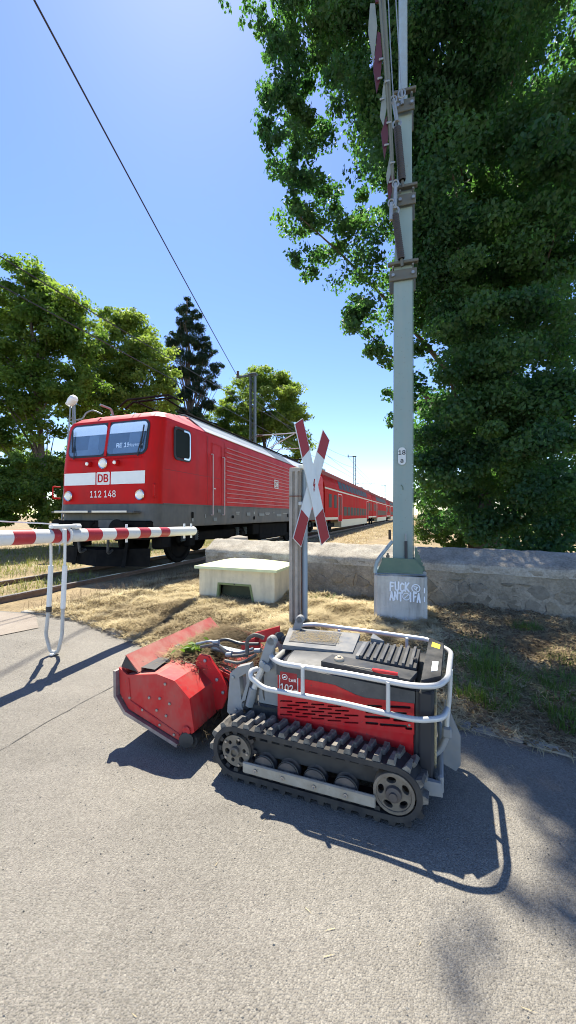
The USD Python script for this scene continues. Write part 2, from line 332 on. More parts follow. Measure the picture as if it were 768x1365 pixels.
def glassmat(name, tint, blend):
    MAT[name] = usdkit.material(stage, '/World/Looks/' + name, {'f': ('layer_weight', {'blend': .35}), 'k': ('math', {'math_type': 'multiply', 'value2': .2}), 't': ('transparent_bsdf', {'color': tint}), 'g': ('glossy_bsdf', {'roughness': .03, 'color': (1, 1, 1)}),
        'a': ('math', {'math_type': 'add', 'value2': blend}), 'x': ('mix_closure', {})},
        [('f.facing', 'k.value1'), ('k.value', 'a.value1'), ('a.value', 'x.fac'), ('t.BSDF', 'x.closure1'), ('g.BSDF', 'x.closure2')], surface='x.closure')
glassmat('pane_glass', (.93, .97, 1.0), .06)

# ------------------------------------------------------------------ places
def ray(px, py): return np.array([(px - CX) / F, 1.0, (HZ - py) / F])
def at(px, py, Y): return np.array([0, 0, H]) + ray(px, py) * Y
W2 = np.array([.3245, .9459]); S2 = np.array([.9459, -.3245])           # along the track (away), to its right
C2 = np.array([-4.415, 9.46]); RAIL = .26
def onT(t, s, z=0.0): p = C2 + W2 * t + S2 * s; return np.array([p[0], p[1], z])
TROT = math.degrees(math.atan2(W2[1], W2[0]))
def G0(px, py, z=0.): Y = (H - z) * F / (py - HZ); return np.array([(px - CX) / F * Y, Y])
edge_pts = [G0(0, 822, .05), G0(60, 827, .04), G0(120, 838, .02), G0(200, 861), G0(300, 892), G0(450, 932), G0(600, 965), G0(768, 1010)]
e0, e1 = edge_pts[0], edge_pts[-1]; d1 = edge_pts[-1] - edge_pts[-2]; d1 /= np.linalg.norm(d1)
EDGE = np.array([e0 + S2 * -40, *edge_pts, e1 + d1 * 30])
ROAD = Polygon(list(EDGE) + [e1 + d1 * 30 + np.array([-12, -26]), np.array([-46, -18])])
_eline = LineString(EDGE)
def tz(x, y):
    """ground height"""
    x, y = np.asarray(x, float), np.asarray(y, float); sh = np.broadcast(x, y).shape
    x, y = np.broadcast_to(x, sh).ravel(), np.broadcast_to(y, sh).ravel()
    s = np.abs((x - C2[0]) * S2[0] + (y - C2[1]) * S2[1])
    tr = .14 * smoothstep((4.2 - s) / 2.2)
    pts = shapely.points(x, y); r = shapely.distance(pts, _eline) * np.where(shapely.contains(ROAD, pts), -1, 1)
    bank = .16 * smoothstep(r / 1.4)
    return np.maximum(tr, bank).reshape(sh)
def G(px, py):
    z = 0.
    for _ in range(12):
        p = G0(px, py, z); z = float(tz(p[0], p[1]))
    return np.array([p[0], p[1], z])

# ------------------------------------------------------------------ setting: ground, road, edging
def grid(xs, ys):
    X, Y = np.meshgrid(xs, ys); V = np.stack([X, Y, tz(X, Y)], -1).reshape(-1, 3); nx, ny = len(xs), len(ys)
    i = np.arange((ny - 1) * (nx - 1)); a = (i // (nx - 1)) * nx + i % (nx - 1)
    return V, np.stack([a, a + 1, a + nx + 1, a + nx], 1)
xs = np.unique(np.round(np.concatenate([np.linspace(-900, -40, 14), np.linspace(-40, -12, 15), np.arange(-12, 9, .16), np.linspace(9, 40, 16), np.linspace(40, 900, 14)]), 3))
ys = np.unique(np.round(np.concatenate([np.linspace(-600, -20, 10), np.linspace(-20, 1, 12), np.arange(1, 14, .16), np.linspace(14, 60, 24), np.linspace(60, 1200, 16)]), 3))
V, Fq = grid(xs, ys)
near = (np.abs(V[:, 0]) < 12) & (V[:, 1] > 1) & (V[:, 1] < 14)
V[:, 2] += np.where(near, (meshkit.fbm(V * [3, 3, 1], 3, 5) - .5) * .05, 0)
inroad = shapely.contains(ROAD.buffer(.12), shapely.points(V[:, 0], V[:, 1]))
V[inroad, 2] = tz(V[inroad, 0], V[inroad, 1]) - .035
solo('ground', (V, Fq), 'soil', kind='structure', smooth=True)
# road sheet
clipped = ROAD.intersection(sbox(-45, -15, 30, 20)); prep = shapely.prepare(clipped)
rv, rf, cs_ = [], [], .6
for gx in np.arange(-45, 30, cs_):
    for gy in np.arange(-15, 20, cs_):
        c = sbox(gx, gy, gx + cs_, gy + cs_)
        if shapely.contains_properly(clipped, c): pv, pf = np.array([(gx, gy), (gx + cs_, gy), (gx + cs_, gy + cs_), (gx, gy + cs_)]), np.array([(0, 1, 2), (0, 2, 3)])
        elif shapely.intersects(clipped, c):
            g = clipped.intersection(c)
            if g.geom_type != 'Polygon' or g.area < 1e-5: continue
            pv, pf = trimesh.creation.triangulate_polygon(g, engine='earcut')
        else: continue
        o = sum(map(len, rv)) if False else (0 if not rv else rv_n); rv.append(pv); rf.append(pf + o); rv_n = o + len(pv)
rv = np.vstack(rv); rf = np.vstack(rf); rv = np.c_[rv, tz(rv[:, 0], rv[:, 1])]
nrm = np.cross(rv[rf[:, 1]] - rv[rf[:, 0]], rv[rf[:, 2]] - rv[rf[:, 0]])[:, 2]
rf[nrm < 0] = rf[nrm < 0][:, ::-1]
rm_ = trimesh.Trimesh(rv, rf, process=True); rv, rf = np.array(rm_.vertices), np.array(rm_.faces)
solo('road', (rv, rf), 'asphalt', kind='structure', smooth=True)
# pale slab of the crossing at the left
sl = Polygon([G0(-60, 818, .05), G0(48, 829, .04), G0(52, 846, .03), G0(-60, 872, .03)]).intersection(ROAD.buffer(-.02))
sv, sf = trimesh.creation.triangulate_polygon(shapely.segmentize(sl, .3), engine='earcut')
sz = np.array([tz(a, b) + .006 for a, b in sv])
solo('crossing_slab', trimesh.Trimesh(np.c_[sv, sz], sf), 'slab', kind='structure')
def ribbon(pts, w, dz, seed):
    rng = np.random.default_rng(seed); P = np.array(pts); P = np.array(LineString(P).segmentize(.08).coords)
    T = np.gradient(P, axis=0); T /= np.linalg.norm(T, axis=1)[:, None]; N = np.c_[-T[:, 1], T[:, 0]]
    j = np.cumsum(rng.normal(0, .004, len(P))); P = P + N * j[:, None]
    ww = w * (.5 + rng.random(len(P))); A, B = P + N * ww[:, None] / 2, P - N * ww[:, None] / 2
    n = len(P); XY = np.vstack([A, B]); Vv = np.c_[XY, tz(XY[:, 0], XY[:, 1]) + dz]; i = np.arange(n - 1)
    return Vv, np.stack([i + n, i + n + 1, i + 1, i], 1)
solo('road_seam', ribbon([G0(0, 1001), G0(70, 957), G0(138, 921), G0(175, 900)], .007, .004, 3), 'seam', kind='structure')

rng = np.random.default_rng(11)
kerb = thing('road_edging', None, None, kind='structure')
d = .0; tot = _eline.length; L0 = _eline.project(Point(*G0(30, 824, .04))); d = L0
while d < _eline.project(Point(*e1)) + 1.6:
    l = rng.uniform(.24, .42); a = np.array(_eline.interpolate(d + .008).coords[0]); b = np.array(_eline.interpolate(d + l - .008).coords[0])
    t = (b - a) / np.linalg.norm(b - a); n = np.array([-t[1], t[0]]); w = rng.uniform(.10, .14)
    pts = []
    z0 = float(tz(*((a + b) / 2)))
    for q, ww in ((a, 0), (b, 0), (b, w), (a, w)):
        p = q + n * (ww - .01) + rng.normal(0, .007, 2); pts += [(*p, z0 - .08)]
        c = (a + b) / 2 + n * w / 2; p2 = p + (c - p) * .07
        pts += [(*p, z0 + .004 + rng.uniform(-.004, .004)), (*p2, z0 + .010 + rng.uniform(-.004, .006))]
    part(kerb, 'kerb_stone', hull(pts), 'sett'); d += l

# ------------------------------------------------------------------ railway track
track = thing('railway_track', None, None, (*C2, 0), TROT, kind='structure')
def railprof(y0):
    p = [(-.075, .10), (.075, .10), (.075, .115), (.012, .135), (.012, .215), (.036, .225), (.036, .255), (-.036, .255), (-.036, .225), (-.012, .215), (-.012, .135), (-.075, .115)]
    return [(y0 + a, b) for a, b in p]
for y0 in (-.753, .753):
    r_ = part(track, 'rail', prism_yz(railprof(y0), -40, 220), 'rail_steel', smooth=False)
    part(r_, 'rail_head', prism_yz([(y0 - .034, .2551), (y0 + .034, .2551), (y0 + .03, .26), (y0 - .03, .26)], -40, 220), 'rail_head', smooth=False)
for k in range(-14, 60):
    part(track, 'sleeper', cbox((k * .62, 0, .035), (.25, 2.5, .15), .02), 'sleeper', smooth=False)
b_ = prism_yz([(-1.7, -.05), (1.7, -.05), (1.4, .06), (-1.4, .06)], -40, 220)
part(track, 'ballast', b_, 'gravel', smooth=False, kind='stuff')

# ------------------------------------------------------------------ stone wall
WL = np.array([G0(274.6, 732.5, .85)[0], G0(274.6, 732.5, .85)[1]]); WR = G0(768, 760, .85)
wd = (WR - WL) / np.linalg.norm(WR - WL); WLEN = 9.5; WANG = math.degrees(math.atan2(wd[1], wd[0]))
wall = thing('stone_wall', 'long low rubble stone wall with sloping rough top, running behind the concrete block', 'wall', (*WL, 0), WANG)
# local: x along, y away from camera, z up
def rough(m, amp, freq, seed, size=.09):
    v, f = trimesh.remesh.subdivide_to_size(m.vertices, m.faces, size, max_iter=20)
    m = trimesh.Trimesh(v, f, process=True); m.merge_vertices()
    n = (meshkit.fbm(m.vertices * freq, 3, seed) - .5) * 2
    m.vertices = m.vertices + m.vertex_normals * (n * amp)[:, None]; return m
def long_rough(sec, x0, x1, step, amp, freq, seed):
    p = np.array(shapely.segmentize(Polygon(sec), step).exterior.coords)[:-1]
    m = loft([np.c_[np.full(len(p), x), p] for x in np.arange(x0, x1, step)])
    m.fix_normals(); n = (meshkit.fbm(m.vertices * freq, 3, seed) - .5) * 2 + (meshkit.fbm(m.vertices * freq * 4, 2, seed + 5) - .5) * .7
    m.vertices = m.vertices + m.vertex_normals * (n * amp)[:, None]; return m
part(wall, 'mortar_core', long_rough([(0, -.3), (.62, -.3), (.62, .80), (0, .80)], 0, WLEN, .06, .024, 5, 7), 'wall_mortar', smooth=60)
part(wall, 'coping', long_rough([(-.008, .72), (.64, .72), (.64, .88), (.47, 1.055), (.36, 1.05), (.03, .875), (-.004, .835)], -.03, WLEN, .045, .03, 5, 9), 'wall_top', smooth=50)
rng = np.random.default_rng(5)
pts = []
for row in range(5):
    z = -.1 + row * .19
    x = rng.uniform(-.2, .1)
    while x < WLEN + .3:
        w = rng.uniform(.14, .40); pts.append((x, z + rng.uniform(-.05, .05))); x += w
vor = shapely.voronoi_polygons(MultiPoint(pts))
for cell in vor.geoms:
    c = cell.intersection(sbox(.02, -.15, WLEN - .02, .62))
    if c.is_empty or c.area < .004 or c.geom_type != 'Polygon': continue
    c = c.buffer(-.014 - .012 * rng.random()).simplify(.01); c = c.segmentize(.09) if not c.is_empty else c
    if c.is_empty or c.geom_type != 'Polygon' or c.area < .004: continue
    P = np.array(c.exterior.coords)[:-1]; cen = P.mean(0); dep = rng.uniform(-.008, .020); n = len(P)
    j = rng.normal(0, .011, (n, 2))
    ring0 = np.c_[P[:, 0], np.full(n, .06), P[:, 1]]
    Q = P + j; ring1 = np.c_[Q[:, 0], np.full(n, -dep * .5) + rng.normal(0, .004, n), Q[:, 1]]
    Q2 = cen + (Q - cen) * .82; ring2 = np.c_[Q2[:, 0], np.full(n, -dep) + rng.normal(0, .005, n), Q2[:, 1]]
    st = loft([ring0, ring1, ring2])
    part(wall, 'stone', st, 'wall_stone_' + rng.choice(list('abcd')), smooth=40)

# ------------------------------------------------------------------ foliage
def leaf_cards(cent, nrm, size, rng, up=.35, ratio=.55, spread=.9):
    n = len(cent); N = nrm + rng.normal(0, spread, (n, 3)) + [0, 0, up]; N /= np.linalg.norm(N, axis=1)[:, None]
    A = rng.normal(0, 1, (n, 3)) + [0, 0, -.5]; T = A - N * (A * N).sum(1)[:, None]; T /= np.linalg.norm(T, axis=1)[:, None]; B = np.cross(N, T)
    L = size * rng.uniform(.65, 1.3, n)[:, None]
    fold = N * L * rng.uniform(-.02, .16, n)[:, None]
    V = np.stack([cent - T * L * .5, cent + B * L * ratio * .5 + fold - T * L * .05, cent + T * L * .5, cent - B * L * ratio * .5 + fold - T * L * .05], 1).reshape(-1, 3)
    i = np.arange(n) * 4
    return V, np.vstack([np.stack([i, i + 1, i + 2], 1), np.stack([i, i + 2, i + 3], 1)])
def clumps(blobs, density, rs, rng, inner=.45):
    """sub-clump centres on the outer shell of each blob (centre, radii)"""
    C, D, S_ = [], [], []
    for bl_ in blobs:
        c, r = bl_[:2]; r = np.array(r); rs_ = min(rs if len(bl_) < 3 or bl_[2] >= 1 else rs * .58, .5 * r.min()); r = np.maximum(r - rs_ * .6, r * .45); k = max(3, int((bl_[2] if len(bl_) > 2 else 1.0) * density * (r[0] * r[1] + r[1] * r[2] + r[0] * r[2]) / (rs_ * rs_)))
        d = rng.normal(0, 1, (k, 3)); d /= np.linalg.norm(d, axis=1)[:, None]
        q = rng.uniform(inner ** 3, 1, k) ** (1 / 3)
        C.append(np.array(c) + d * r * q[:, None]); D.append(d); S_.append(np.full(k, rs_))
    return np.vstack(C), np.vstack(D), np.concatenate(S_)
def crown(blobs, density, rs, per, size, seed, inner=.45, flat=.6, up=.35, ratio=.55, edge=0.):
    rng = np.random.default_rng(seed); C, D, rk_ = clumps(blobs, density, rs, rng, inner)
    k = len(C); n = rng.poisson(per * (rk_ / rs) ** 2); rr = rk_ * rng.uniform(.55, 1.25, k)
    idx = np.repeat(np.arange(k), n); d = rng.normal(0, 1, (len(idx), 3)); d /= np.linalg.norm(d, axis=1)[:, None]
    q = rng.uniform(0, 1, len(idx)) ** .5
    P = C[idx] + d * (rr[idx] * q)[:, None] * [1, 1, flat]
    P[:, 2] = np.maximum(P[:, 2], .12 + rng.uniform(0, .1, len(P)))
    nn = d * .6 + D[idx] * .4
    return leaf_cards(P, nn, size, rng, up, ratio), C
def limbs(base, top, C, n, r0, seed, sag=.12, k=7, nn=7):
    """trunk from base to top and n limbs to clump centres"""
    rng = np.random.default_rng(seed); base, top = np.array(base, float), np.array(top, float)
    ts = np.linspace(0, 1, 9); wob = rng.normal(0, .04 * np.linalg.norm(top - base) / 4, (9, 3)); wob[0] = 0; wob[:, 2] = 0
    tr = base + (top - base) * ts[:, None] + wob
    ms = [tube(tr, r0 * (1 - .8 * ts) * (1 + .35 * np.exp(-ts * 14)), 10)]
    for i in rng.choice(len(C), min(n, len(C)), replace=False):
        e = C[i]; h = np.clip((e[2] - base[2]) / max(top[2] - base[2], .1) - .28, .15, .93)
        s = np.array([np.interp(h, ts, tr[:, j]) for j in range(3)]); mid = (s + e) / 2 + rng.normal(0, .15, 3) + [0, 0, .1 * np.linalg.norm(e - s)]
        u = np.linspace(0, 1, k)[:, None]; P = (1 - u) ** 2 * s + 2 * u * (1 - u) * mid + u * u * e
        rr = r0 * (1 - .8 * h) * .33
        ms.append(tube(P, np.linspace(rr, max(.008, rr * .12), k), 5, caps=False))
    return cat_(ms)
def tree(name, label, blobs, base, top, r0, density, rs, per, size, seed, leaf, nl=40, group=None, **kw):
    t = thing(name, label, 'tree' if 'tree' in name else 'bush', group=group)
    lv, C = crown(blobs, density, rs, per, size, seed, **kw)
    part(t, 'crown', lv, leaf, smooth=False)
    if r0: part(t, 'trunk', limbs(base, top, C, nl, r0, seed + 1), 'bark', smooth=60)
    return t
def Bp(px, py, Y, rpx, fl=.85, dy=1.0):
    r = rpx / F * Y; return (at(px, py, Y), (r, r * dy, r * fl))
THIN = {302: .22, 318: .25, 340: .3, 300: .5, 330: .6, 372: 0.85, 374: 0.85, 366: 0.85, 371: 0.85, 392: 0.85, 407: 0.77, 395: 0.85, 405: .5, 415: .45, 430: 0.94, 485: 0.94, 480: .34, 512: .6, 530: .7, 540: .7}
right_blobs = [(*Bp(*b), THIN.get(b[0], 1.0)) for b in [
    (715, 655, 8.2, 95), (640, 570, 9, 105), (730, 480, 8.2, 130), (590, 430, 9.3, 95), (655, 290, 8.4, 150), (530, 330, 9, 80), (480, 205, 8.6, 105), (405, 130, 8.6, 68),
    (555, 110, 8.2, 130), (710, 100, 7.6, 160), (430, 25, 8.2, 85), (340, -8, 8.2, 26), (302, 4, 8.2, 16), (318, 28, 8.2, 10),
    (430, 310, 9, 44), (485, 430, 9.2, 42), (480, 385, 9.2, 44), (512, 475, 9.3, 36), (530, 560, 9.8, 24), (540, 520, 9.6, 34),
    (372, 92, 8.3, 44), (374, 150, 8.4, 44), (366, 45, 8.3, 34), (371, 200, 8.5, 38), (392, 285, 8.8, 34), (407, 352, 9, 30), (395, 245, 8.6, 34), (415, 230, 8.7, 34), (660, 715, 8.6, 55), (748, 720, 7.6, 45), (620, 520, 8.0, 75), (600, 625, 8.8, 60), (650, 430, 7.7, 90), (560, 240, 8.2, 80), (620, 340, 8.0, 80), (700, 570, 7.6, 80), (755, 330, 7.6, 100), (620, 700, 9.4, 45), (600, 60, 7.8, 110), (500, 60, 8, 80),
    (500, -160, 8.2, 190), (720, -180, 7.5, 210), (430, -110, 8, 100), (300, -112, 7.6, 14), (330, -72, 7.8, 20)]]
rt_base = np.array([6.3, 12.2, .16])
tree('broadleaf_tree', 'huge dark green broadleaf tree filling the right side behind the stone wall', right_blobs, rt_base, (6.0, 12.0, 13), .40,
     1.7, .62, 520, .098, 21, 'leaf_deep', nl=16, inner=.5, flat=.55, ratio=.66)
# dense ivy-grown hedge of saplings behind the tree, closing the view to the right
tree('sapling_thicket_tree', 'dense dark thicket tree growing behind the huge tree, down to the wall', [Bp(640, 640, 12, 110), (at(760, 620, 12), (3, 2, 3)), Bp(600, 560, 12.5, 70), Bp(590, 650, 11.5, 45), Bp(620, 712, 13, 42), Bp(680, 716, 13, 50), Bp(740, 716, 13, 50), Bp(768, 690, 13, 60), Bp(612, 700, 11, 42), Bp(700, 500, 12.5, 150), Bp(680, 330, 12.5, 170), Bp(620, 200, 12.5, 140), Bp(760, 180, 12.5, 170)],
     (6.2, 12.6, .1), (6.2, 12.4, 9), .22, 1.5, .6, 170, .16, 33, 'leaf_deep', nl=16, inner=.2)
tree('lit_bush', 'bright green sunlit bush behind the wall, right of the green mast', [Bp(578, 716, 12.5, 26, .6), Bp(560, 705, 15, 18), Bp(600, 724, 11.5, 20, .6), Bp(572, 692, 15, 22), Bp(592, 672, 14, 30), Bp(566, 668, 17, 14)], None, None, 0, 1.3, .22, 130, .075, 44, 'leaf_bush', inner=.3)
# left side
tree('broadleaf_tree', 'tall airy broadleaf tree at the far left beyond the track', [Bp(*b) for b in [
    (40, 362, 18, 38), (75, 400, 18, 45), (15, 415, 18, 47), (95, 395, 18, 26), (60, 450, 18, 57), (105, 455, 18, 40), (0, 480, 18, 53), (30, 520, 17.5, 47), (85, 510, 17.5, 45), (-40, 400, 18, 71), (-30, 560, 17, 59), (5, 590, 17, 31), (60, 570, 17.5, 35), (115, 520, 18, 35), (20, 640, 17, 35), (60, 410, 18.5, 59), (25, 470, 18.5, 65), (95, 440, 18.5, 47), (60, 520, 18.5, 59), (10, 540, 18, 47), (45, 385, 18, 35)]],
    at(58, 712, 18), at(45, 400, 18), .2, 1.5, .6, 150, .18, 51, 'leaf_mid', nl=30, inner=.2, flat=.6, up=.8)
tree('broadleaf_tree', 'yellow-green broadleaf tree directly behind the front of the locomotive', [Bp(*b) for b in [
    (150, 432, 23, 30), (178, 440, 23, 35), (140, 470, 22, 42), (190, 480, 22, 45), (215, 470, 23, 22), (225, 510, 22, 28), (165, 520, 21, 50), (120, 500, 21, 35), (210, 540, 22, 35), (130, 545, 20, 35), (165, 460, 22.5, 56), (195, 510, 22.5, 56), (150, 540, 21.5, 56), (110, 560, 20.5, 38), (170, 425, 22.5, 28)]],
    onT(10.5, -7.6, .1), onT(10.5, -7.6, 9), .2, 1.6, .62, 130, .20, 61, 'leaf_light', nl=30, inner=.35, flat=.5, up=.8)
tree('undergrowth_bush', 'dark shrubby undergrowth at the far left below the tall tree', [Bp(*b) for b in [(20, 668, 15, 41), (72, 660, 15.5, 41), (45, 630, 16, 43), (88, 620, 16, 29), (-20, 640, 15, 48), (0, 690, 14.5, 24), (60, 692, 15, 22), (105, 660, 16, 31)]],
    None, None, 0, 1.7, .4, 140, .14, 71, 'leaf_mid', inner=.3, up=.6)
tree('broadleaf_tree', 'round fresh green broadleaf tree behind the catenary mast', [Bp(*b) for b in [(350, 540, 40, 63), (318, 560, 40, 45), (385, 560, 40, 42), (340, 512, 40, 32), (372, 522, 40, 34), (355, 590, 40, 59), (400, 590, 40, 26), (300, 580, 40, 32)]],
    at(350, 680, 40), at(350, 510, 40), .3, 1.5, .95, 150, .31, 81, 'leaf_light', nl=30, inner=.35, flat=.55, up=.8)
tree('broadleaf_tree', 'hazy tree low on the horizon between the mast and the big tree', [Bp(563, 655, 70, 12), Bp(575, 668, 70, 14), Bp(556, 672, 75, 9)], None, None, 0, 1, 1.0, 70, .4, 83, 'leaf_mid', inner=.3)

tree('conifer_tree', 'dark narrow pine tree rising behind the locomotive roof', [Bp(*b, .7) for b in [(251, 402, 33, 9), (244, 414, 33, 12), (258, 419, 33.5, 12), (246, 431, 33, 16), (261, 437, 33, 16), (237, 446, 33, 12), (231, 457, 33.5, 14), (252, 455, 33, 19), (271, 456, 33, 15), (227, 471, 33, 14),
    (245, 475, 32.5, 19), (265, 478, 33, 19), (281, 470, 33, 11), (289, 489, 33, 12), (271, 500, 33, 18), (250, 499, 33, 18), (235, 494, 33, 15), (228, 511, 33, 12), (262, 520, 33, 18), (284, 512, 33, 12), (245, 530, 33, 18), (275, 538, 33, 15), (238, 550, 33, 16), (262, 552, 33, 16)]],
    at(257, 690, 33), at(251, 398, 33), .3, 1.3, .5, 150, .40, 9, 'needle', nl=60, inner=.0, flat=.6, up=.6, ratio=.13)
for k, (lab, bl) in enumerate([('leafy undergrowth filling the gap under the tall airy tree', [(-40, 640, 24, 50), (10, 650, 24, 42), (50, 620, 24, 40), (90, 640, 24, 45), (30, 600, 25, 34)]),
        ('hedge-like undergrowth half hidden behind the locomotive cab', [(130, 620, 27, 50), (180, 600, 28, 45), (230, 590, 29, 40), (210, 560, 30, 30), (260, 575, 31, 30)]),
        ('bushes under the dark pine, behind the locomotive roof', [(270, 590, 36, 36), (310, 600, 37, 36), (240, 560, 36, 26), (290, 560, 38, 24)])]):
    tree('undergrowth_bush', lab, [Bp(*b) for b in bl], None, None, 0, 1.5, .55, 130, .2, 171 + k, 'leaf_mid', inner=.4, up=.8)
# far woods along the horizon
rng = np.random.default_rng(77); fb = []
for k in range(60):
    a = rng.uniform(-1.25, 1.25); R = rng.uniform(170, 230)
    if abs(a - math.atan2(W2[0], W2[1])) < .06: continue
    fb.append((np.array([R * math.sin(a), R * math.cos(a), 3.0]), (9, 6, rng.uniform(2, 4.5))))
lv, _ = crown(fb, .35, 1.6, 40, 1.1, 78, inner=.6)
solo('distant_woods', lv, 'leaf_mid', 'far-off belt of woods low on the horizon', 'woods', kind='stuff', smooth=False)

# ------------------------------------------------------------------ grasses
def blades(P, L, w, ang, lean, rng, bend=.3):
    """thin two-piece blades from points P; lean 0 = upright, 1 = flat"""
    n = len(P); dirh = np.c_[np.cos(ang), np.sin(ang), np.zeros(n)]; up = np.array([0, 0, 1.])
    d0 = dirh * np.sin(lean * np.pi / 2)[:, None] + up * np.cos(lean * np.pi / 2)[:, None]
    l2 = np.clip(lean + bend * rng.uniform(0, 1, n), 0, 1.1); d1 = dirh * np.sin(l2 * np.pi / 2)[:, None] + up * np.cos(l2 * np.pi / 2)[:, None]
    side = np.c_[-np.sin(ang), np.cos(ang), np.zeros(n)] * (w / 2)[:, None]
    M = P + d0 * (L * .5)[:, None]; E = M + d1 * (L * .5)[:, None]
    V = np.stack([P - side, P + side, M + side * .9, M - side * .9, E], 1).reshape(-1, 3); i = np.arange(n) * 5
    return V, np.vstack([np.stack([i, i + 1, i + 2], 1), np.stack([i, i + 2, i + 3], 1), np.stack([i + 3, i + 2, i + 4], 1)])
def sample(poly, n, rng):
    x0, y0, x1, y1 = poly.bounds; out = []
    while sum(map(len, out)) < n:
        q = np.c_[rng.uniform(x0, x1, n), rng.uniform(y0, y1, n)]; out.append(q[shapely.contains(poly, shapely.points(q))])
    q = np.vstack(out)[:n]; return np.c_[q, tz(q[:, 0], q[:, 1])]
out = sbox(-14, 0, 9, 14).difference(ROAD.buffer(.03))
wallpoly = Polygon([WL, WL + wd * WLEN, WL + wd * WLEN + np.array([-wd[1], wd[0]]) * .62, WL + np.array([-wd[1], wd[0]]) * .62])
trk = Polygon([onT(-30, -2)[:2], onT(-30, 1.75)[:2], onT(60, 1.75)[:2], onT(60, -2)[:2]])
bl = G(268, 797); 
wn = np.array([-wd[1], wd[0]])
infront = Polygon([WL + wd * -12 - wn * 14, WL + wd * 10 - wn * 14, WL + wd * 10, WL, WL + wn * 3, WL + wn * 3 - wd * 12])
trk = Polygon([onT(-30, -40)[:2], onT(-30, 1.75)[:2], onT(60, 1.75)[:2], onT(60, -40)[:2]])
bank = sbox(-9, 1, 8, 12).intersection(infront).difference(ROAD.buffer(-.05)).difference(trk)
rng = np.random.default_rng(101)
def hayz(P): return P + np.c_[np.zeros((len(P), 2)), np.maximum(0, meshkit.fbm(P * [4.5, 4.5, 1], 3, 12) - .36) * .22]
left_bank = bank.intersection(Polygon([(-12, 0), (G0(600, 930, .1)[0], 0), G0(600, 930, .1), G0(590, 860, .16), G0(575, 800, .16), (3, 14), (-12, 14)]))
right_bank = bank.difference(left_bank)
P = hayz(sample(left_bank, 120000, rng)); n = len(P)
hv = [blades(P, rng.uniform(.04, .15, n), rng.uniform(.004, .010, n), rng.uniform(0, 2 * np.pi, n), rng.uniform(.62, .99, n), rng)]
P = hayz(sample(right_bank, 45000, rng)); n = len(P)
hv.append(blades(P, rng.uniform(.04, .14, n), rng.uniform(.003, .006, n), rng.uniform(0, 2 * np.pi, n), rng.uniform(.75, 1.02, n), rng))
def stack(parts):
    o, Vs, Fs = 0, [], []
    for v, f in parts: Vs.append(v); Fs.append(f + o); o += len(v)
    return np.vstack(Vs), np.vstack(Fs)
solo('dry_cut_grass', stack(hv), 'hay', 'pale dry cut grass lying on the verge between road and wall', 'grass', kind='stuff', smooth=False)
# ragged hem of straw creeping over the road edge
# leaf litter on the right
P = hayz(sample(right_bank, 15000, rng)); P[:, 2] += rng.uniform(.004, .03, len(P))
solo('leaf_litter', leaf_cards(P, np.tile([0, 0, 1.2], (len(P), 1)), .045, rng, .5, .5, .55), 'litter', 'brown fallen leaves covering the verge at the right', 'leaves', kind='stuff', smooth=False)
gp = []
for px, py, k, rad, hh in [(640, 885, 420, .20, .20), (665, 905, 420, .18, .22), (655, 935, 260, .14, .2), (625, 925, 180, .12, .2), (752, 915, 320, .16, .18), (742, 945, 200, .12, .18), (760, 968, 160, .1, .14), (700, 838, 260, .14, .12), (640, 860, 120, .2, .14), (755, 882, 120, .15, .15), (480, 790, 60, .1, .18), (430, 800, 60, .15, .2)]:
    c = G(px, py); n = int(k * 1.5); ang = rng.uniform(0, 2 * np.pi, n); r = rad * np.sqrt(rng.uniform(0, 1, n)) * 1.3
    P = np.c_[c[0] + np.cos(ang) * r, c[1] + np.sin(ang) * r, np.full(n, c[2] - .01)]
    gp.append(blades(P, rng.uniform(.4, 1.1, n) * hh, rng.uniform(.003, .007, n), ang + rng.normal(0, .8, n), rng.uniform(.02, .5, n), rng, .6))
solo('green_grass', stack(gp), 'grass_green', 'green grass tufts growing in the leaf litter on the right verge', 'grass', kind='stuff', smooth=False)
# dry stalks along the track and weeds, bright grass beyond the track
gp = []
P = sample(Polygon([onT(-6, 1.5)[:2], onT(-6, 2.5)[:2], onT(3, 2.6)[:2], onT(3, 1.5)[:2]]), 1500, rng); n = len(P)
P = P[~shapely.contains(ROAD.buffer(.05), shapely.points(P[:, 0], P[:, 1]))]; n = len(P)
gp.append(blades(P, rng.uniform(.08, .36, n), rng.uniform(.003, .006, n), rng.uniform(0, 6.3, n), rng.uniform(.05, .6, n), rng, .6))
solo('dry_stalks', stack(gp), 'litter', 'withered brown stalks standing beside the near rail', 'grass', kind='stuff', smooth=False)
gp = []
for s0, s1, k in ((-9, -1.5, 26000), (-.6, .6, 1500)):
    P = sample(Polygon([onT(-7, s0)[:2], onT(-7, s1)[:2], onT(14 if s0 < -2 else -.5, s1)[:2], onT(14 if s0 < -2 else -.5, s0)[:2]]), k, rng); P = P[~shapely.contains(ROAD.buffer(.05), shapely.points(P[:, 0], P[:, 1]))]; n = len(P)
    gp.append(blades(P, rng.uniform(.08, .28, n), rng.uniform(.006, .014, n), rng.uniform(0, 6.3, n), rng.uniform(.1, .8, n), rng, .5))
solo('sunny_grass', stack(gp), 'grass_yellow', 'sunlit yellow-green grass beyond the rails at the far left', 'grass', kind='stuff', smooth=False)
P = sample(Polygon([onT(3, 1.5)[:2], onT(3, 4)[:2], onT(70, 9)[:2], onT(70, 1.5)[:2]]), 20000, rng); n = len(P)
solo('dry_grass_strip', blades(P, rng.uniform(.1, .3, n), rng.uniform(.01, .03, n), rng.uniform(0, 6.3, n), rng.uniform(.4, .95, n), rng, .4), 'hay', 'dry yellow grass strip between the wall and the carriages', 'grass', kind='stuff', smooth=False)
#PART2

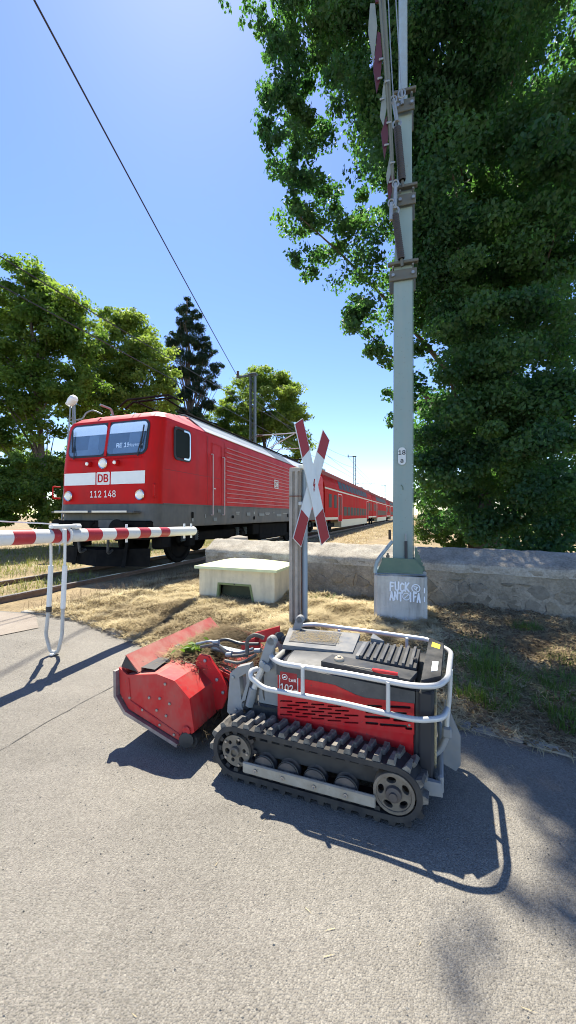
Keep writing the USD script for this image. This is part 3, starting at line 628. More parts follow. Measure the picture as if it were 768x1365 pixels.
# ------------------------------------------------------------------ locomotive
def locomotive():
    L = 16.6
    t = thing('electric_locomotive', 'red electric locomotive with white front stripe standing at the crossing', 'locomotive', onT(-.15, 0, RAIL), TROT)
    sec = [(1.60, 1.485, 0.0, .30), (2.40, 1.485, .015, .30), (2.72, 1.485, .05, .30), (3.60, 1.475, .20, .28), (3.70, 1.44, .26, .28), (3.82, 1.30, .40, .26), (3.95, 1.10, .75, .25), (4.22, .76, 2.3, .2)]
    zs = [s[0] for s in sec]
    fx = lambda z: np.interp(z, zs, [s[2] for s in sec])
    def ring(z, hw, f, r):
        p = np.array(rrect(L - 2 * f, 2 * hw, r, L / 2, 0, 6).exterior.coords)[:-1]
        return np.c_[p, np.full(len(p), z)]
    part(t, 'body', loft([ring(*s) for s in sec[:5]]), 'loco_red', smooth=35)
    part(t, 'cab_roof', loft([ring(*s) for s in sec[4:]]), 'loco_roof_red', smooth=25)
    part(t, 'lower_body', loft([ring(1.03, 1.45, .02, .28), ring(1.10, 1.475, .0, .3), ring(1.597, 1.48, .004, .3)]), 'loco_grey', smooth=35)
    def front(poly, depth, off, z0=None):
        """polygon in (y,z) pressed on the raked front"""
        poly = poly if isinstance(poly, Polygon) else Polygon(poly)
        m = prism_yz(shapely.segmentize(poly, .12), 0, depth); m.vertices[:, 0] += fx(m.vertices[:, 2]) - off - depth
        return m
    # windscreen
    WY, W0, W1 = 1.17, 2.80, 3.58
    fr = part(t, 'windscreen_frame', front(rrect(2 * WY, W1 - W0, .14, 0, (W0 + W1) / 2).buffer(.045).difference(Polygon()), .012, .0), 'black_rubber', smooth=False)
    for sgn in (1, -1):
        w = rrect(WY - .05, W1 - W0, .12, sgn * (WY + .03) / 2, (W0 + W1) / 2)
        part(t, 'cab_interior', front(w.buffer(-.01), .003, .012), 'cab_mid', smooth=False)
        part(t, 'sun_blind', front(w.buffer(-.012).intersection(sbox(-2, W1 - .26, 2, W1)), .004, .0155), 'blind', smooth=False)
        dk = shapely.union_all([rrect(.32, .5, .08, sgn * .62 - .2, W0 + .30), rrect(.8, .14, .05, sgn * .62, W0 + .08)]).intersection(w.buffer(-.02))
        for g in getattr(dk, 'geoms', [dk]): part(t, 'driver_seat', front(g, .002, .0155), 'cab_dark', smooth=False)
        part(t, 'windscreen_pane', front(w, .004, .030), 'pane_glass', smooth=False)
        # wiper
        yb = sgn * .98
        P = [(fx(W0 - .08) - .03, yb - .0, W0 - .08), (fx(W0 + .05) - .065, yb - .03, W0 + .05), (fx(W0 + .38) - .07, yb + sgn * .10, W0 + .40)]
        wp = part(t, 'wiper', tube(P, .014, 6), 'black_rubber')
        part(wp, 'wiper_blade', tube([(fx(W0 + .1) - .06, yb + sgn * .06 - .02, W0 + .1), (fx(W0 + .62) - .07, yb + sgn * .12, W0 + .66)], .018, 6), 'black_rubber')
    part(t, 'window_mullion', front(sbox(-.035, W0 - .04, .035, W1 + .04), .02, .012), 'loco_red', smooth=False)
    x = lambda z, d=.0: fx(z) - d
    part(t, 'destination_display', text_at('RE 15', .11, (x(W0 + .2, .022), -.50, W0 + .16), (0, -1, 0), (fx(3.2) - fx(3.0), 0, .2), .002, True), 'blind', smooth=False)
    part(t, 'destination_display', text_at('Hoyersw', .075, (x(W0 + .2, .022), -.87, W0 + .17), (0, -1, 0), (fx(3.2) - fx(3.0), 0, .2), .002), 'blind', smooth=False)
    # white stripe, emblem, number
    for y0, y1 in ((1.27, .27), (-.21, -1.2)):
        part(t, 'white_stripe', front(sbox(min(y0, y1), 2.07, max(y0, y1), 2.37), .006, .0), 'stripe_white', smooth=False)
    em = sbox(-.19, 2.06, .25, 2.38)
    e = part(t, 'emblem_plate', front(rrect(.40, .31, .03, .03, 2.22).difference(rrect(.36, .27, .02, .03, 2.22)), .006, .0), 'stripe_white', smooth=False)
    part(e, 'emblem_field', front(rrect(.355, .265, .02, .03, 2.22), .004, .0), 'stripe_white', smooth=False)
    part(e, 'emblem_letters', text_at('DB', .19, (x(2.2, .007), .03, 2.13), (0, -1, 0), (0, 0, 1), .004, True, wide=.95), 'loco_red', smooth=False)
    part(t, 'running_number', text_at('112 148', .16, (x(1.8, .003), .03, 1.76), (0, -1, 0), (0, 0, 1), .006, wide=.9), 'stripe_white', smooth=False)
    def lamp(y, z, r, name):
        h = part(t, name, lathe([(r * 1.28, -.06), (r * 1.28, .045), (r * 1.15, .06), (r, .05), (0, .035)], (x(z), y, z), (-1, 0, 0)), 'chrome')
        part(h, 'lens', lathe([(r * .98, .04), (r * .8, .062), (r * .4, .074), (0, .078)], (x(z), y, z), (-1, 0, 0)), 'lamp_glass')
    lamp(.03, 2.58, .105, 'headlight')
    for sgn in (1, -1):
        lamp(sgn * 1.09, 1.80, .10, 'headlight')
        h = part(t, 'marker_lamp', cbox((x(2.6, .05), .03 + sgn * .42, 2.58), (.12, .10, .13), .02), 'loco_red')
        part(h, 'lens', lathe([(.045, 0), (.04, .02), (0, .025)], (x(2.6, .11), .03 + sgn * .42, 2.58), (-1, 0, 0), 12), 'lamp_glass')
        part(t, 'side_hand_rail', tube(fillet([(.05, sgn * 1.45, 1.75), (-.1, sgn * 1.53, 1.75), (-.1, sgn * 1.53, 2.05), (.05, sgn * 1.45, 2.05)], .04), .018, 8), 'loco_red')
    part(t, 'front_grab_rail', tube([(x(2.7, .05), 1.1, 2.70), (x(2.7, .05), -1.1, 2.70)], .012, 6), 'loco_red')
    # front step bar, buffer beam
    part(t, 'front_step', cbox((-.12, .15, 1.40), (.26, 2.5, .045), .01), 'loco_grey')
    for y0, y1 in ((1.28, .22), (.1, -.92)):
        part(t, 'step_edge', cbox((-.262, (y0 + y1) / 2, 1.41), (.02, abs(y1 - y0), .05), .005), 'rail_head')
    part(t, 'buffer_beam', cbox((.02, 0, .98), (.30, 2.75, .44), .03), 'under_black')
    part(t, 'coupling_panel', cbox((-.135, -.25, 1.12), (.03, .55, .2), .01), 'loco_grey')
    for sgn in (1, -1):
        b = part(t, 'buffer', lathe([(.11, 0), (.11, .32), (.085, .33), (.085, .42)], (-.1, sgn * .88, 1.0), (-1, 0, 0), 16), 'under_black')
        part(b, 'buffer_plate', lathe([(.23, .0), (.24, .02), (.20, .045), (0, .055)], (-.5, sgn * .88, 1.0), (-1, 0, 0), 20), 'under_black')
        part(t, 'guard_iron', hull([(-.05, sgn * .75 - .04, .75), (-.05, sgn * .75 + .04, .75), (.05, sgn * .75, .75), (-.18, sgn * .75 - .06, .12), (-.18, sgn * .75 + .06, .12), (-.12, sgn * .75, .12)]), 'under_black')
        part(t, 'air_hose', tube(fillet([(-.12, sgn * .45, .9), (-.32, sgn * .45, .82), (-.30, sgn * .42, .42), (-.14, sgn * .40, .5)], .12), .03, 8), 'hose_black')
        part(t, 'sand_box', cbox((.55, sgn * 1.25, .72), (.4, .3, .42), .04), 'under_black')
    part(t, 'coupling_hook', tube(fillet([(-.1, 0, 1.0), (-.38, 0, 1.0), (-.42, 0, 1.12), (-.3, 0, 1.16)], .06), .045, 8), 'under_black')
    part(t, 'snow_plough', hull([(-.25, 0, .12), (-.2, 0, .5), (.05, 1.3, .14), (.1, 1.3, .55), (.05, -1.3, .14), (.1, -1.3, .55), (.2, 0, .5)]), 'under_black', smooth=False)
    # cab side window, doors, handrails on both sides
    for sgn in (-1, 1):
        ys = sgn * 1.484
        def side(poly, d, off=0.):
            return prism_xz(poly, ys + sgn * (off), ys + sgn * (off + d))
        f = part(t, 'cab_window', side(rrect(.74, .84, .13, 1.08, 3.13).difference(rrect(.62, .72, .1, 1.08, 3.13)), .022), 'black_rubber', smooth=False)
        part(f, 'window_frame', side(rrect(.66, .76, .11, 1.09, 3.13).difference(rrect(.57, .67, .09, 1.09, 3.13)).intersection(sbox(1.12, 2, 3, 4)), .026, .004), 'chrome', smooth=False)
        part(f, 'pane', side(rrect(.60, .70, .1, 1.08, 3.13), .012), 'window_dark', smooth=False)
        for xx in (2.52, 3.21):
            part(t, 'hand_rail', tube(fillet([(xx, ys, 3.10), (xx, ys + sgn * .07, 3.10), (xx, ys + sgn * .07, 1.33), (xx, ys, 1.33)], .03), .017, 8), 'rail_pale')
        part(t, 'cab_door', side(Polygon([(2.58, 1.62), (3.15, 1.62), (3.15, 3.45), (2.58, 3.45)]).difference(sbox(2.60, 1.64, 3.13, 3.43)), .006), 'loco_red', smooth=False)
        part(t, 'door_handle', cbox((2.66, ys + sgn * .03, 2.1), (.10, .04, .03), .008), 'chrome')
        for k in range(13):
            z = 1.72 + k * .142
            part(t, 'louvre', prism_xz([(3.45, z), (13.1, z), (13.1, z + .024), (3.45, z + .024)], ys, ys + sgn * .024), 'louvre_pale', smooth=False)
        part(t, 'side_emblem', side(rrect(.46, .36, .03, 7.85, 2.62).difference(rrect(.40, .30, .02, 7.85, 2.62)), .03), 'stripe_white', smooth=False)
        o = (7.85, ys + sgn * .028, 2.51)
        part(t, 'side_emblem_letters', text_at('DB', .2, o, (-sgn, 0, 0), (0, 0, 1), .006, True), 'stripe_white', smooth=False)
        for xx in (2.30, 3.36, 13.2, 14.25): part(t, 'panel_seam', side(sbox(xx - .006, 1.62, xx + .006, 3.58), .003), 'seam_red', smooth=False)
        part(t, 'panel_seam', side(sbox(.34, 2.425, 3.34, 2.435), .003), 'seam_red', smooth=False)
        part(t, 'skirt_edge', side(sbox(.3, 1.585, 16.3, 1.612), .012), 'loco_grey', smooth=False)
        for xx, zz, ww, hh in ((2.2, 1.30, .03, .10), (4.25, 1.42, .28, .03), (4.25, 1.36, .22, .03), (5.6, 1.40, .10, .10), (6.9, 1.40, .5, .035), (6.9, 1.34, .36, .03), (7.6, 1.42, .1, .05), (9.0, 1.40, .6, .03), (9.9, 1.36, .3, .04), (1.56, 1.20, .05, .08)):
            part(t, 'skirt_marking', side(sbox(xx - ww / 2, zz - hh / 2, xx + ww / 2, zz + hh / 2), .004, .001), 'marking', smooth=False)
        for xx, zz, ww, hh in ((1.55, 1.33, .1, .16), (3.9, 1.27, .14, .09), (5.1, 1.36, .3, .12), (5.6, 1.22, .12, .12), (6.3, 1.34, .5, .1), (8.2, 1.32, .6, .1), (9.4, 1.3, .15, .15), (2.75, 1.2, .2, .1), (3.0, 1.45, .2, .1)):
            part(t, 'hatch', side(rrect(ww, hh, .02, xx, zz), .008), 'under_black' if ww < .2 else 'dark_panel', smooth=False)
        # sloping roof panels
        A, B = np.array([1.44, 3.70]), np.array([.80, 4.205]); nn = np.array([B[1] - A[1], A[0] - B[0]]); nn /= np.linalg.norm(nn)
        def slope(x0, x1, u0, u1, m, name):
            p, q = A + (B - A) * u0 + nn * .012, A + (B - A) * u1 + nn * .012; o_ = nn * .02
            if sgn < 0 or True:
                pts = [(xx_, sgn * r[0], r[1]) for xx_ in (x0, x1) for r in (p, q, p + o_, q + o_)]
            part(t, name, hull(pts), m, smooth=False)
        for x0, x1, a, b in ((2.25, 7.9, 'silver_panel', 'grey_panel'), (7.94, 10.2, 'dark_panel', 'dark_panel'), (10.24, 13.9, 'silver_panel', 'silver_panel')):
            n_ = max(1, round((x1 - x0) / 2.8)); w_ = (x1 - x0) / n_
            for q in range(n_):
                slope(x0 + q * w_ + .012, x0 + (q + 1) * w_ - .012, .0, .36, a, 'roof_panel')
                slope(x0 + q * w_ + .012, x0 + (q + 1) * w_ - .012, .38, 1.0, b, 'roof_panel')
        part(t, 'roof_rail', rod((2.2, sgn * .84, 4.27), (14.2, sgn * .84, 4.27), .035, 6), 'under_black')
    # roof gear
    part(t, 'roof_deck', cbox((8.3, 0, 4.24), (12.1, 1.5, .06), .01), 'dark_panel')
    for x0, d_ in ((3.4, 1), (13.0, -1)):
        pg = part(t, 'pantograph', cat_([rod((x0 - d_ * 1.7, y, 4.60), (x0 + d_ * 1.0, y * .7, 4.40), .025, 6) for y in (-.5, .5)] + [rod((x0 - d_ * 1.0, y * .7, 4.42), (x0 + d_ * 1.2, y, 4.50), .025, 6) for y in (-.55, .55)] + [rod((x0 + d_ * 1.0, -.6, 4.42), (x0 + d_ * 1.0, .6, 4.42), .03, 6)]), 'under_black')
        for q in (-.12, .12):
            part(pg, 'collector_strip', tube([(x0 - d_ * 1.7 + q, -.98, 4.48), (x0 - d_ * 1.7 + q, -.7, 4.64), (x0 - d_ * 1.7 + q, .7, 4.64), (x0 - d_ * 1.7 + q, .98, 4.48)], .03, 6), 'under_black')
        for q in (-.5, .5):
            for y in (-.5, .5): part(pg, 'insulator', lathe([(.05, 0), (.07, .03), (.05, .06), (.07, .09), (.05, .12), (.04, .16)], (x0 + q, y, 4.27), (0, 0, 1), 10), 'insulator')
    for k in range(5): part(t, 'roof_box', cbox((6 + k * 1.15, 0, 4.36), (.7, .8, .18), .03), 'dark_panel')
    part(t, 'roof_conductor', tube([(4.5, .25, 4.5), (6, .25, 4.55), (9, .25, 4.52), (12, .25, 4.5)], .02, 6), 'insulator')
    part(t, 'horn', tube(fillet([(.9, .55, 3.95), (.8, .55, 4.16), (.5, .62, 4.2)], .05), .03, 8), 'galv')
    # running gear
    for bx in (3.6, 13.0):
        bg = part(t, 'bogie', cat_([cbox((bx, sgn * 1.05, .72), (4.2, .12, .28), .03) for sgn in (-1, 1)] + [cbox((bx, 0, .7), (.5, 2.0, .3), .03)]), 'under_black')
        for wx in (bx - 1.65, bx + 1.65):
            for sgn in (-1, 1):
                part(bg, 'wheel', lathe([(.2, -.02), (.6, 0.0), (.625, .06), (.61, .13), (.5, .135), (.45, .1), (.16, .11), (.15, .2), (0, .2)], (wx, sgn * .68, .61), (0, sgn, 0), 28), 'under_black')
                part(bg, 'axle_box', cbox((wx, sgn * 1.12, .61), (.36, .2, .34), .05), 'under_black')
                for q in (-.32, .32):
                    part(bg, 'spring', lathe([(.09, k * .03) if k % 2 else (.06, k * .03) for k in range(10)], (wx + q, sgn * 1.12, .62), (0, 0, 1), 10), 'dark_panel')
    part(t, 'transformer_box', cbox((8.3, 0, .68), (3.4, 2.5, .68), .06), 'under_black')
    for k, xx in enumerate((6.2, 10.4)): part(t, 'battery_box', cbox((xx, 0, .8), (.6, 2.6, .45), .04), 'under_black')
    return t
locomotive()

# ------------------------------------------------------------------ double-deck carriages
def carriage(label, loc):
    Lc = 26.6
    t = thing('passenger_carriage', label, 'carriage', loc, TROT, 'double-deck carriages of the train')
    prof = [(-1.36, .95), (1.36, .95), (1.39, 1.2), (1.39, 2.95), (1.34, 3.35), (1.16, 4.0), (.95, 4.32), (.6, 4.55), (0, 4.63), (-.6, 4.55), (-.95, 4.32), (-1.16, 4.0), (-1.34, 3.35), (-1.39, 2.95), (-1.39, 1.2)]
    part(t, 'body', prism_yz(prof, 0, Lc), 'coach_red', smooth=25)
    part(t, 'low_floor', prism_yz([(-1.37, .35), (1.37, .35), (1.385, .96), (-1.385, .96)], 5.6, Lc - 5.6), 'coach_pale', smooth=False)
    ro = [(1.175, 3.99), (.96, 4.335), (.605, 4.565), (0, 4.645), (-.605, 4.565), (-.96, 4.335), (-1.175, 3.99), (-.9, 4.2), (-.5, 4.5), (0, 4.58), (.5, 4.5), (.9, 4.2)]
    part(t, 'roof', prism_yz(ro, -.01, Lc + .01), 'coach_roof', smooth=25)
    rf_ = [cbox((x, 0, 4.68), (1.6, 1.1, .14), .04) for x in (3, Lc - 3)]
    for m in rf_: part(t, 'roof_unit', m, 'grey_panel')
    for sgn in (-1, 1):
        def side(poly, d, y=1.39): return prism_xz(poly, sgn * y, sgn * (y + d))
        part(t, 'white_line', side(sbox(0, 3.06, Lc, 3.16), .02, 1.375), 'coach_pale', smooth=False)
        part(t, 'lower_stripe', cat_([side(sbox(0, .98, 5.5, 1.16), .012, 1.38), side(sbox(Lc - 5.5, .98, Lc, 1.16), .012, 1.38)]), 'coach_pale', smooth=False)
        A, B = np.array([1.345, 3.32]), np.array([1.175, 3.94])
        def upper(x0, x1, name='upper_window'):
            n = np.array([.62, .17]); n /= np.linalg.norm(n)
            pts = [(x, sgn * r[0], r[1]) for x in (x0, x1) for r in (A - n * .02, B - n * .02, A + n * .012, B + n * .012)]
            w = part(t, name, hull(pts), 'window_dark', smooth=False)
        for k in range(10): upper(5.0 + k * 1.68, 5.0 + k * 1.68 + 1.46)
        for k in range(8):
            part(t, 'lower_window', side(rrect(1.42, .74, .08, 7.2 + k * 1.75, 1.62), .01), 'window_dark', smooth=False)
        for xx in (1.6, 3.3, Lc - 3.3, Lc - 1.6):
            part(t, 'end_window', side(rrect(.9, .95, .08, xx, 2.30), .01), 'window_dark', smooth=False)
        for xx in (5.0, Lc - 5.0):
            d = part(t, 'door', side(rrect(1.45, 2.05, .05, xx, 1.85), .014), 'coach_red', smooth=False)
            for q in (-.34, .34): part(d, 'door_window', side(rrect(.42, 1.4, .06, xx + q, 2.0), .006, 1.404), 'window_dark', smooth=False)
            part(d, 'door_edge', side(rrect(1.55, 2.1, .05, xx, 1.87).difference(rrect(1.46, 2.04, .05, xx, 1.85)), .016), 'rail_pale', smooth=False)
    for bx in (2.8, Lc - 2.8):
        b = part(t, 'bogie', cat_([cbox((bx, s * 1.0, .6), (3.2, .14, .3), .04) for s in (-1, 1)] + [cbox((bx, 0, .6), (.6, 1.9, .3), .04)]), 'under_black')
        for wx in (bx - 1.25, bx + 1.25):
            for s in (-1, 1): part(b, 'wheel', lathe([(.1, -.02), (.45, 0), (.46, .12), (.1, .14)], (wx, s * .69, .46), (0, s, 0), 18), 'under_black')
    part(t, 'gangway', cbox((-.12, 0, 2.3), (.3, 1.3, 2.4), .05), 'black_rubber')
    return t
c1 = carriage('red double-deck passenger carriage coupled directly behind the locomotive', onT(16.95, 0, RAIL))
copy_of(c1, 'passenger_carriage', onT(43.85, 0, RAIL), TROT, 'second double-deck carriage, between the nearest carriage and the green mast')
copy_of(c1, 'passenger_carriage', onT(70.75, 0, RAIL), TROT, 'third and farthest double-deck carriage, a sliver seen just left of the green mast')

# ------------------------------------------------------------------ catenary masts and wires
def cmast(t_, h, label, s=-3.3):
    o = onT(t_, s, .1)
    t = thing('catenary_mast', label, 'mast', o, TROT, 'overhead line masts along the track')
    w = .20
    for sy in (-1, 1):
        part(t, 'channel', cat_([cbox((0, sy * w, h / 2), (.26, .02, h), .004), cbox((.12, sy * (w - .04), h / 2), (.02, .08, h), .004), cbox((-.12, sy * (w - .04), h / 2), (.02, .08, h), .004)]), 'mast_far')
    n = int(h / .42)
    for sx in (-.12, .12):
        part(t, 'lacing', tube([(sx, (w - .02) * (1 if k % 2 else -1), .3 + k * (h - .6) / n) for k in range(n + 1)], .022, 5), 'mast_far')
    part(t, 'footing', cbox((0, 0, .1), (.8, .9, .5), .04), 'post_concrete')
    part(t, 'top_bracket', cat_([cbox((0, .45, h - .08), (.14, 1.5, .12), .01), cbox((0, 0, h - .03), (.4, .6, .08), .01)]), 'mast_far')
    part(t, 'insulator', lathe([(.06 if k % 2 else .1, k * .05) for k in range(9)], (0, 1.1, h - .1), (0, 0, 1), 10), 'insulator')
    a = part(t, 'cantilever', cat_([rod((0, -.2, 6.75), (0, -3.25, 6.75), .035, 6), rod((0, -.2, 5.4), (0, -2.9, 6.7), .035, 6), rod((0, -.9, 5.75), (0, -3.6, 5.75), .025, 6), rod((0, -3.3, 6.75), (0, -3.3, 5.75), .02, 5)]), 'wire_pale')
    part(a, 'arm_insulator', cat_([lathe([(.05 if k % 2 else .085, k * .06) for k in range(8)], (0, -.3, 6.75), (0, -1, 0), 10), lathe([(.05 if k % 2 else .085, k * .06) for k in range(8)], (0, -.35, 5.47), (0, -.9, .45), 10)]), 'insulator')
    return o
m1 = cmast(15.98, 10.9, 'dark lattice catenary mast behind the locomotive, in front of the round tree')
cmast(58.3, 11.5, 'slender lattice catenary mast over the first carriages, standing against open sky')
cmast(120, 11.0, 'tiny far catenary mast on the horizon just left of the green mast')
def wire(name, label, pts, r, m='wire', group=None):
    solo(name, tube(pts, r, 5), m, label, 'wire', group)
def span(a, b, sag, n=12):
    u = np.linspace(0, 1, n)[:, None]; return np.array(a) + (np.array(b) - np.array(a)) * u - [0, 0, 1] * (4 * sag * u * (1 - u))
zc = RAIL + 5.55
wire('contact_wire', 'taut contact wire running just above the train roofs', np.vstack([span(onT(-28, 0, zc), onT(15.98, 0, zc), .02), span(onT(15.98, 0, zc), onT(58.3, 0, zc), .02)[1:], span(onT(58.3, 0, zc), onT(120, 0, zc), .02)[1:], onT(220, 0, zc)]), .012)
wire('messenger_wire', 'sagging messenger wire above the contact wire', np.vstack([span(onT(-28, 0, 6.9), onT(15.98, 0, 6.9), .6), span(onT(15.98, 0, 6.9), onT(58.3, 0, 6.9), .7)[1:], span(onT(58.3, 0, 6.9), onT(120, 0, 6.9), .9)[1:], onT(220, 0, 6.9)]), .012)
fe = onT(15.98, -4.4, 10.9)
wire('feeder_wire', 'thick dark wire crossing the open sky from the upper left to the lattice mast', span(at(55, 0, 7.4) + (at(55, 0, 7.4) - fe) * .9, fe, .25, 24), .022)
wire('line_wire', 'thin line wire sagging from the lattice mast to the next mast', np.vstack([span(fe, onT(58.3, -4.4, 11.5), .9), span(onT(58.3, -4.4, 11.5), onT(120, -4.4, 11), 1.0)[1:]]), .02)
wire('line_wire', 'lower line wire from the lattice mast towards the slender mast in the sky', np.vstack([span(onT(15.98, -3.3, 9.4), onT(58.3, -3.3, 9.6), .8), span(onT(58.3, -3.3, 9.6), onT(120, -3.3, 9), 1.0)[1:]]), .018)

# floodlight on a small trestle mast behind the locomotive
o = at(96, 690, 14.2); o[2] = .1
t = thing('platform_floodlight', 'white floodlight head on a thin trestle mast left of the locomotive roof', 'lamp', o, 15)
for a, b in (((-.42, 0, 0), (-.06, 0, 5.55)), ((.30, 0, 0), (.07, 0, 5.55)), ((-.05, .45, 0), (0, .05, 5.55))): part(t, 'leg', rod(a, b, .028, 8), 'galv')
for k in range(7): z = .8 + k * .7; q = z / 5.55; part(t, 'rung', rod((-.42 + .36 * q, 0, z), (.30 - .23 * q, 0, z + .18), .016, 6), 'galv')
h = part(t, 'lamp_head', lathe([(.05, -.22), (.13, -.2), (.16, -.05), (.15, .1), (.10, .17), (0, .19)], (.02, -.05, 5.72), (.5, -.4, .5), 18), 'lamp_white')
part(h, 'lens', lathe([(.14, .0), (0, .02)], (.02 - .155, -.05 + .12, 5.72 - .155), (-.5, .4, -.5), 14), 'galv')
part(t, 'crook', tube(fillet([(.1, 0, 5.0), (.35, 0, 5.05), (.45, 0, 5.30), (.7, 0, 5.42), (1.0, 0, 5.28)], .12), .03, 8), 'galv')

# ------------------------------------------------------------------ barrier at the left
def barrier():
    o = np.array([-2.56, 4.29, 0]); zb = H - 28.3 / F * 4.29; o = at(78, 714.3, 4.29); u = np.array([.34, 1, -.02]); u /= np.linalg.norm(u); k = 1 / np.linalg.norm([.34, 1, .02])
    ang = math.degrees(math.atan2(u[1], u[0])); dz = u[2]
    t = thing('level_crossing_barrier', 'closed red and white banded crossing barrier boom at the left', 'barrier', o, ang)
    S = 1.056
    def P(s): return np.array([s, 0, dz * s])
    cuts = [-3.2, -2.9, -2.55, -2.1, -1.75, -1.4, -.94, -.517, -.306, -.104, .112, .329, .533, .758, .963, 1.187, 1.398, 1.628, 1.837, 2.56]
    red0 = cuts.index(-.517)
    for i in range(len(cuts) - 1):
        a, b = cuts[i] * S, cuts[i + 1] * S; isred = (i - red0) % 2 == 0; r = .076
        part(t, 'red_band' if isred else 'white_band', rod(P(a), P(b), r + (.0 if not isred else .001), 22), 'barrier_red' if isred else 'barrier_white')
    part(t, 'end_cap', lathe([(.0765, -.05), (.079, 0), (.07, .02), (0, .025)], P(2.56 * S), (1, 0, 0), 22), 'barrier_white')
    for s in (1.0, 2.30, 2.50):
        part(t, 'clamp_bolt', cat_([rod((s * S, 0, dz * s + z0), (s * S, 0, dz * s + z0 + .055 * (1 if z0 > 0 else -1)), .018, 8) for z0 in (.07, -.07)]), 'barrier_white')
    # clamp for the support leg
    part(t, 'leg_clamp', cat_([tube([(c, .085 * math.cos(a), .085 * math.sin(a)) for a in np.linspace(0, 2 * math.pi, 17)[:-1]], .016, 6, closed=True) for c in (.0, .10)] + [cbox((.05, -.02, .105), (.34, .06, .045), .012), cbox((.0, -.09, .0), (.05, .03, .16), .01), cbox((.22, -.02, .10), (.10, .09, .06), .02)]), 'barrier_white')
    zl = float(tz(o[0], o[1])) - o[2] + .012
    # pendulum leg: two rods joined in a pointed loop; the loop opens across the view
    q = math.radians(-ang); ax = np.array([math.cos(q), math.sin(q), 0])          # world x in the boom's frame
    c0 = ax * -.05 + np.array([0, -.06, 0])
    for s in (-1, 1):
        top = c0 + ax * s * .078; up = [top + [0, 0, -.05], top + ax * s * .012 + [0, 0, -.28], top + ax * s * .016 + [0, 0, -.30]]
        part(t, 'leg_rod', tube([top + [0, 0, -.03], top + ax * s * -.002 + [0, 0, -.34]], .014, 8), 'barrier_white')
        part(t, 'leg_sleeve', tube([top + [0, 0, -.33], top - ax * .02 + ax * s * .0 + [0, 0, -.80]], [.026, .026], 10), 'barrier_white')
        lo = top - ax * .02
        part(t, 'leg_tube', tube(fillet([lo + [0, 0, -.79], lo - ax * .02 + ax * s * .012 + [0, 0, zl + .22], c0 - ax * .035 + ax * s * .045 + [0, 0, zl + .04], c0 - ax * .035 + [0, 0, zl + .02]], .04), .019, 10), 'leg_grey')
        if s < 0: part(t, 'leg_joint', lathe([(.03, 0), (.03, .06)], lo + [0, 0, -.84], (0, 0, 1), 10), 'spring_dark')
    part(t, 'leg_foot', cbox(c0 - ax * .035 + [0, 0, zl + .012], (.10, .04, .022), .006), 'barrier_white')
    part(t, 'stay_wire', tube([P(0) + [0, 0, .13], P(-1.5) + [-.0, .55, .22], P(-3) + [0, 1.1, .32]], .008, 6), 'wire_pale')
barrier()

# ------------------------------------------------------------------ St Andrew's cross and its posts
pz = G(394.5, 838); pY = 5.05
px_ = (394.5 - CX) / F * pY; gz = float(tz(px_, pY))
top = H + (HZ - 623) / F * pY
t = thing('concrete_post', 'weathered grooved concrete post just left of the crossing sign pole', 'post', (px_, pY, gz - .1), -12)
hp = top - gz + .1
prof = Polygon([(-.075, -.07), (-.035, -.07), (-.03, -.045), (-.005, -.045), (0, -.07), (.035, -.07), (.04, -.045), (.06, -.045), (.075, -.07), (.075, .07), (-.075, .07)])
shaft = extr(prof, hp - .06); part(t, 'shaft', shaft, 'post_concrete', smooth=False)
part(t, 'cap', hull([(x * .075, y * .07, hp - .0605) for x in (-1, 1) for y in (-1, 1)] + [(x * .07, y * .065, hp - .012) for x in (-1, 1) for y in (-1, 1)] + [(.05, -.03, hp), (-.02, .04, hp)]), 'post_concrete', smooth=False)
part(t, 'wire_band', tube([(-.08, -.076, hp - .38), (.08, -.076, hp - .38), (.08, .076, hp - .38), (-.08, .076, hp - .38)], .006, 5, closed=True), 'rust')

t = thing('crossing_sign', "red and white St Andrew's cross on a blue-grey pole", 'sign', ((406.5 - CX) / F * (pY - .02), pY - .02, gz - .1), 0)
hb = H + (HZ - 626) / F * pY - gz + .1
part(t, 'pole', rod((0, 0, 0), (0, 0, hb), .036, 16), 'post_blue')
part(t, 'rust_strap', cbox((-.052, -.02, .95), (.012, .03, 1.3), .003), 'rust')
cY = pY - .11; cen = at(417, 642, cY) - np.array([(406.5 - CX) / F * (pY - .02), pY - .02, gz - .1])
th = math.radians(22); xd = np.array([math.cos(th), math.sin(th), 0]); yd = np.array([0, 0, 1.])
def sgnpx(px, py):
    """pixel to sign-plane coordinates (the cross stands turned with its left side nearer)"""
    nrm = np.array([math.sin(th), -math.cos(th), 0]); c = at(417, 642, cY); r = ray(px, py); o = np.array([0, 0, H])
    tt = np.dot(c - o, nrm) / np.dot(r, nrm); p = o + r * tt - c; return (float(p @ xd), float(p[2]))
A4 = [sgnpx(393.6, 565), sgnpx(403.5, 558), sgnpx(439, 716), sgnpx(428.8, 726)]
B4 = [sgnpx(431.8, 573), sgnpx(440.2, 586.5), sgnpx(402.4, 728.5), sgnpx(392.2, 717.5)]
Z = lambda p, q, f: tuple(np.array(p) + (np.array(q) - np.array(p)) * f)
def plate(poly, z0, z1): return place(extr(poly, z1 - z0), cen + np.cross(xd, yd) * z0, xd, yd)
fl, fh = .255, .245
armA = [[A4[0], A4[1], Z(A4[1], A4[2], fl), Z(A4[0], A4[3], fl + .02)], [Z(A4[0], A4[3], fl + .02), Z(A4[1], A4[2], fl), Z(A4[1], A4[2], 1 - fh), Z(A4[0], A4[3], 1 - fh + .015)], [Z(A4[0], A4[3], 1 - fh + .015), Z(A4[1], A4[2], 1 - fh), A4[2], A4[3]]]
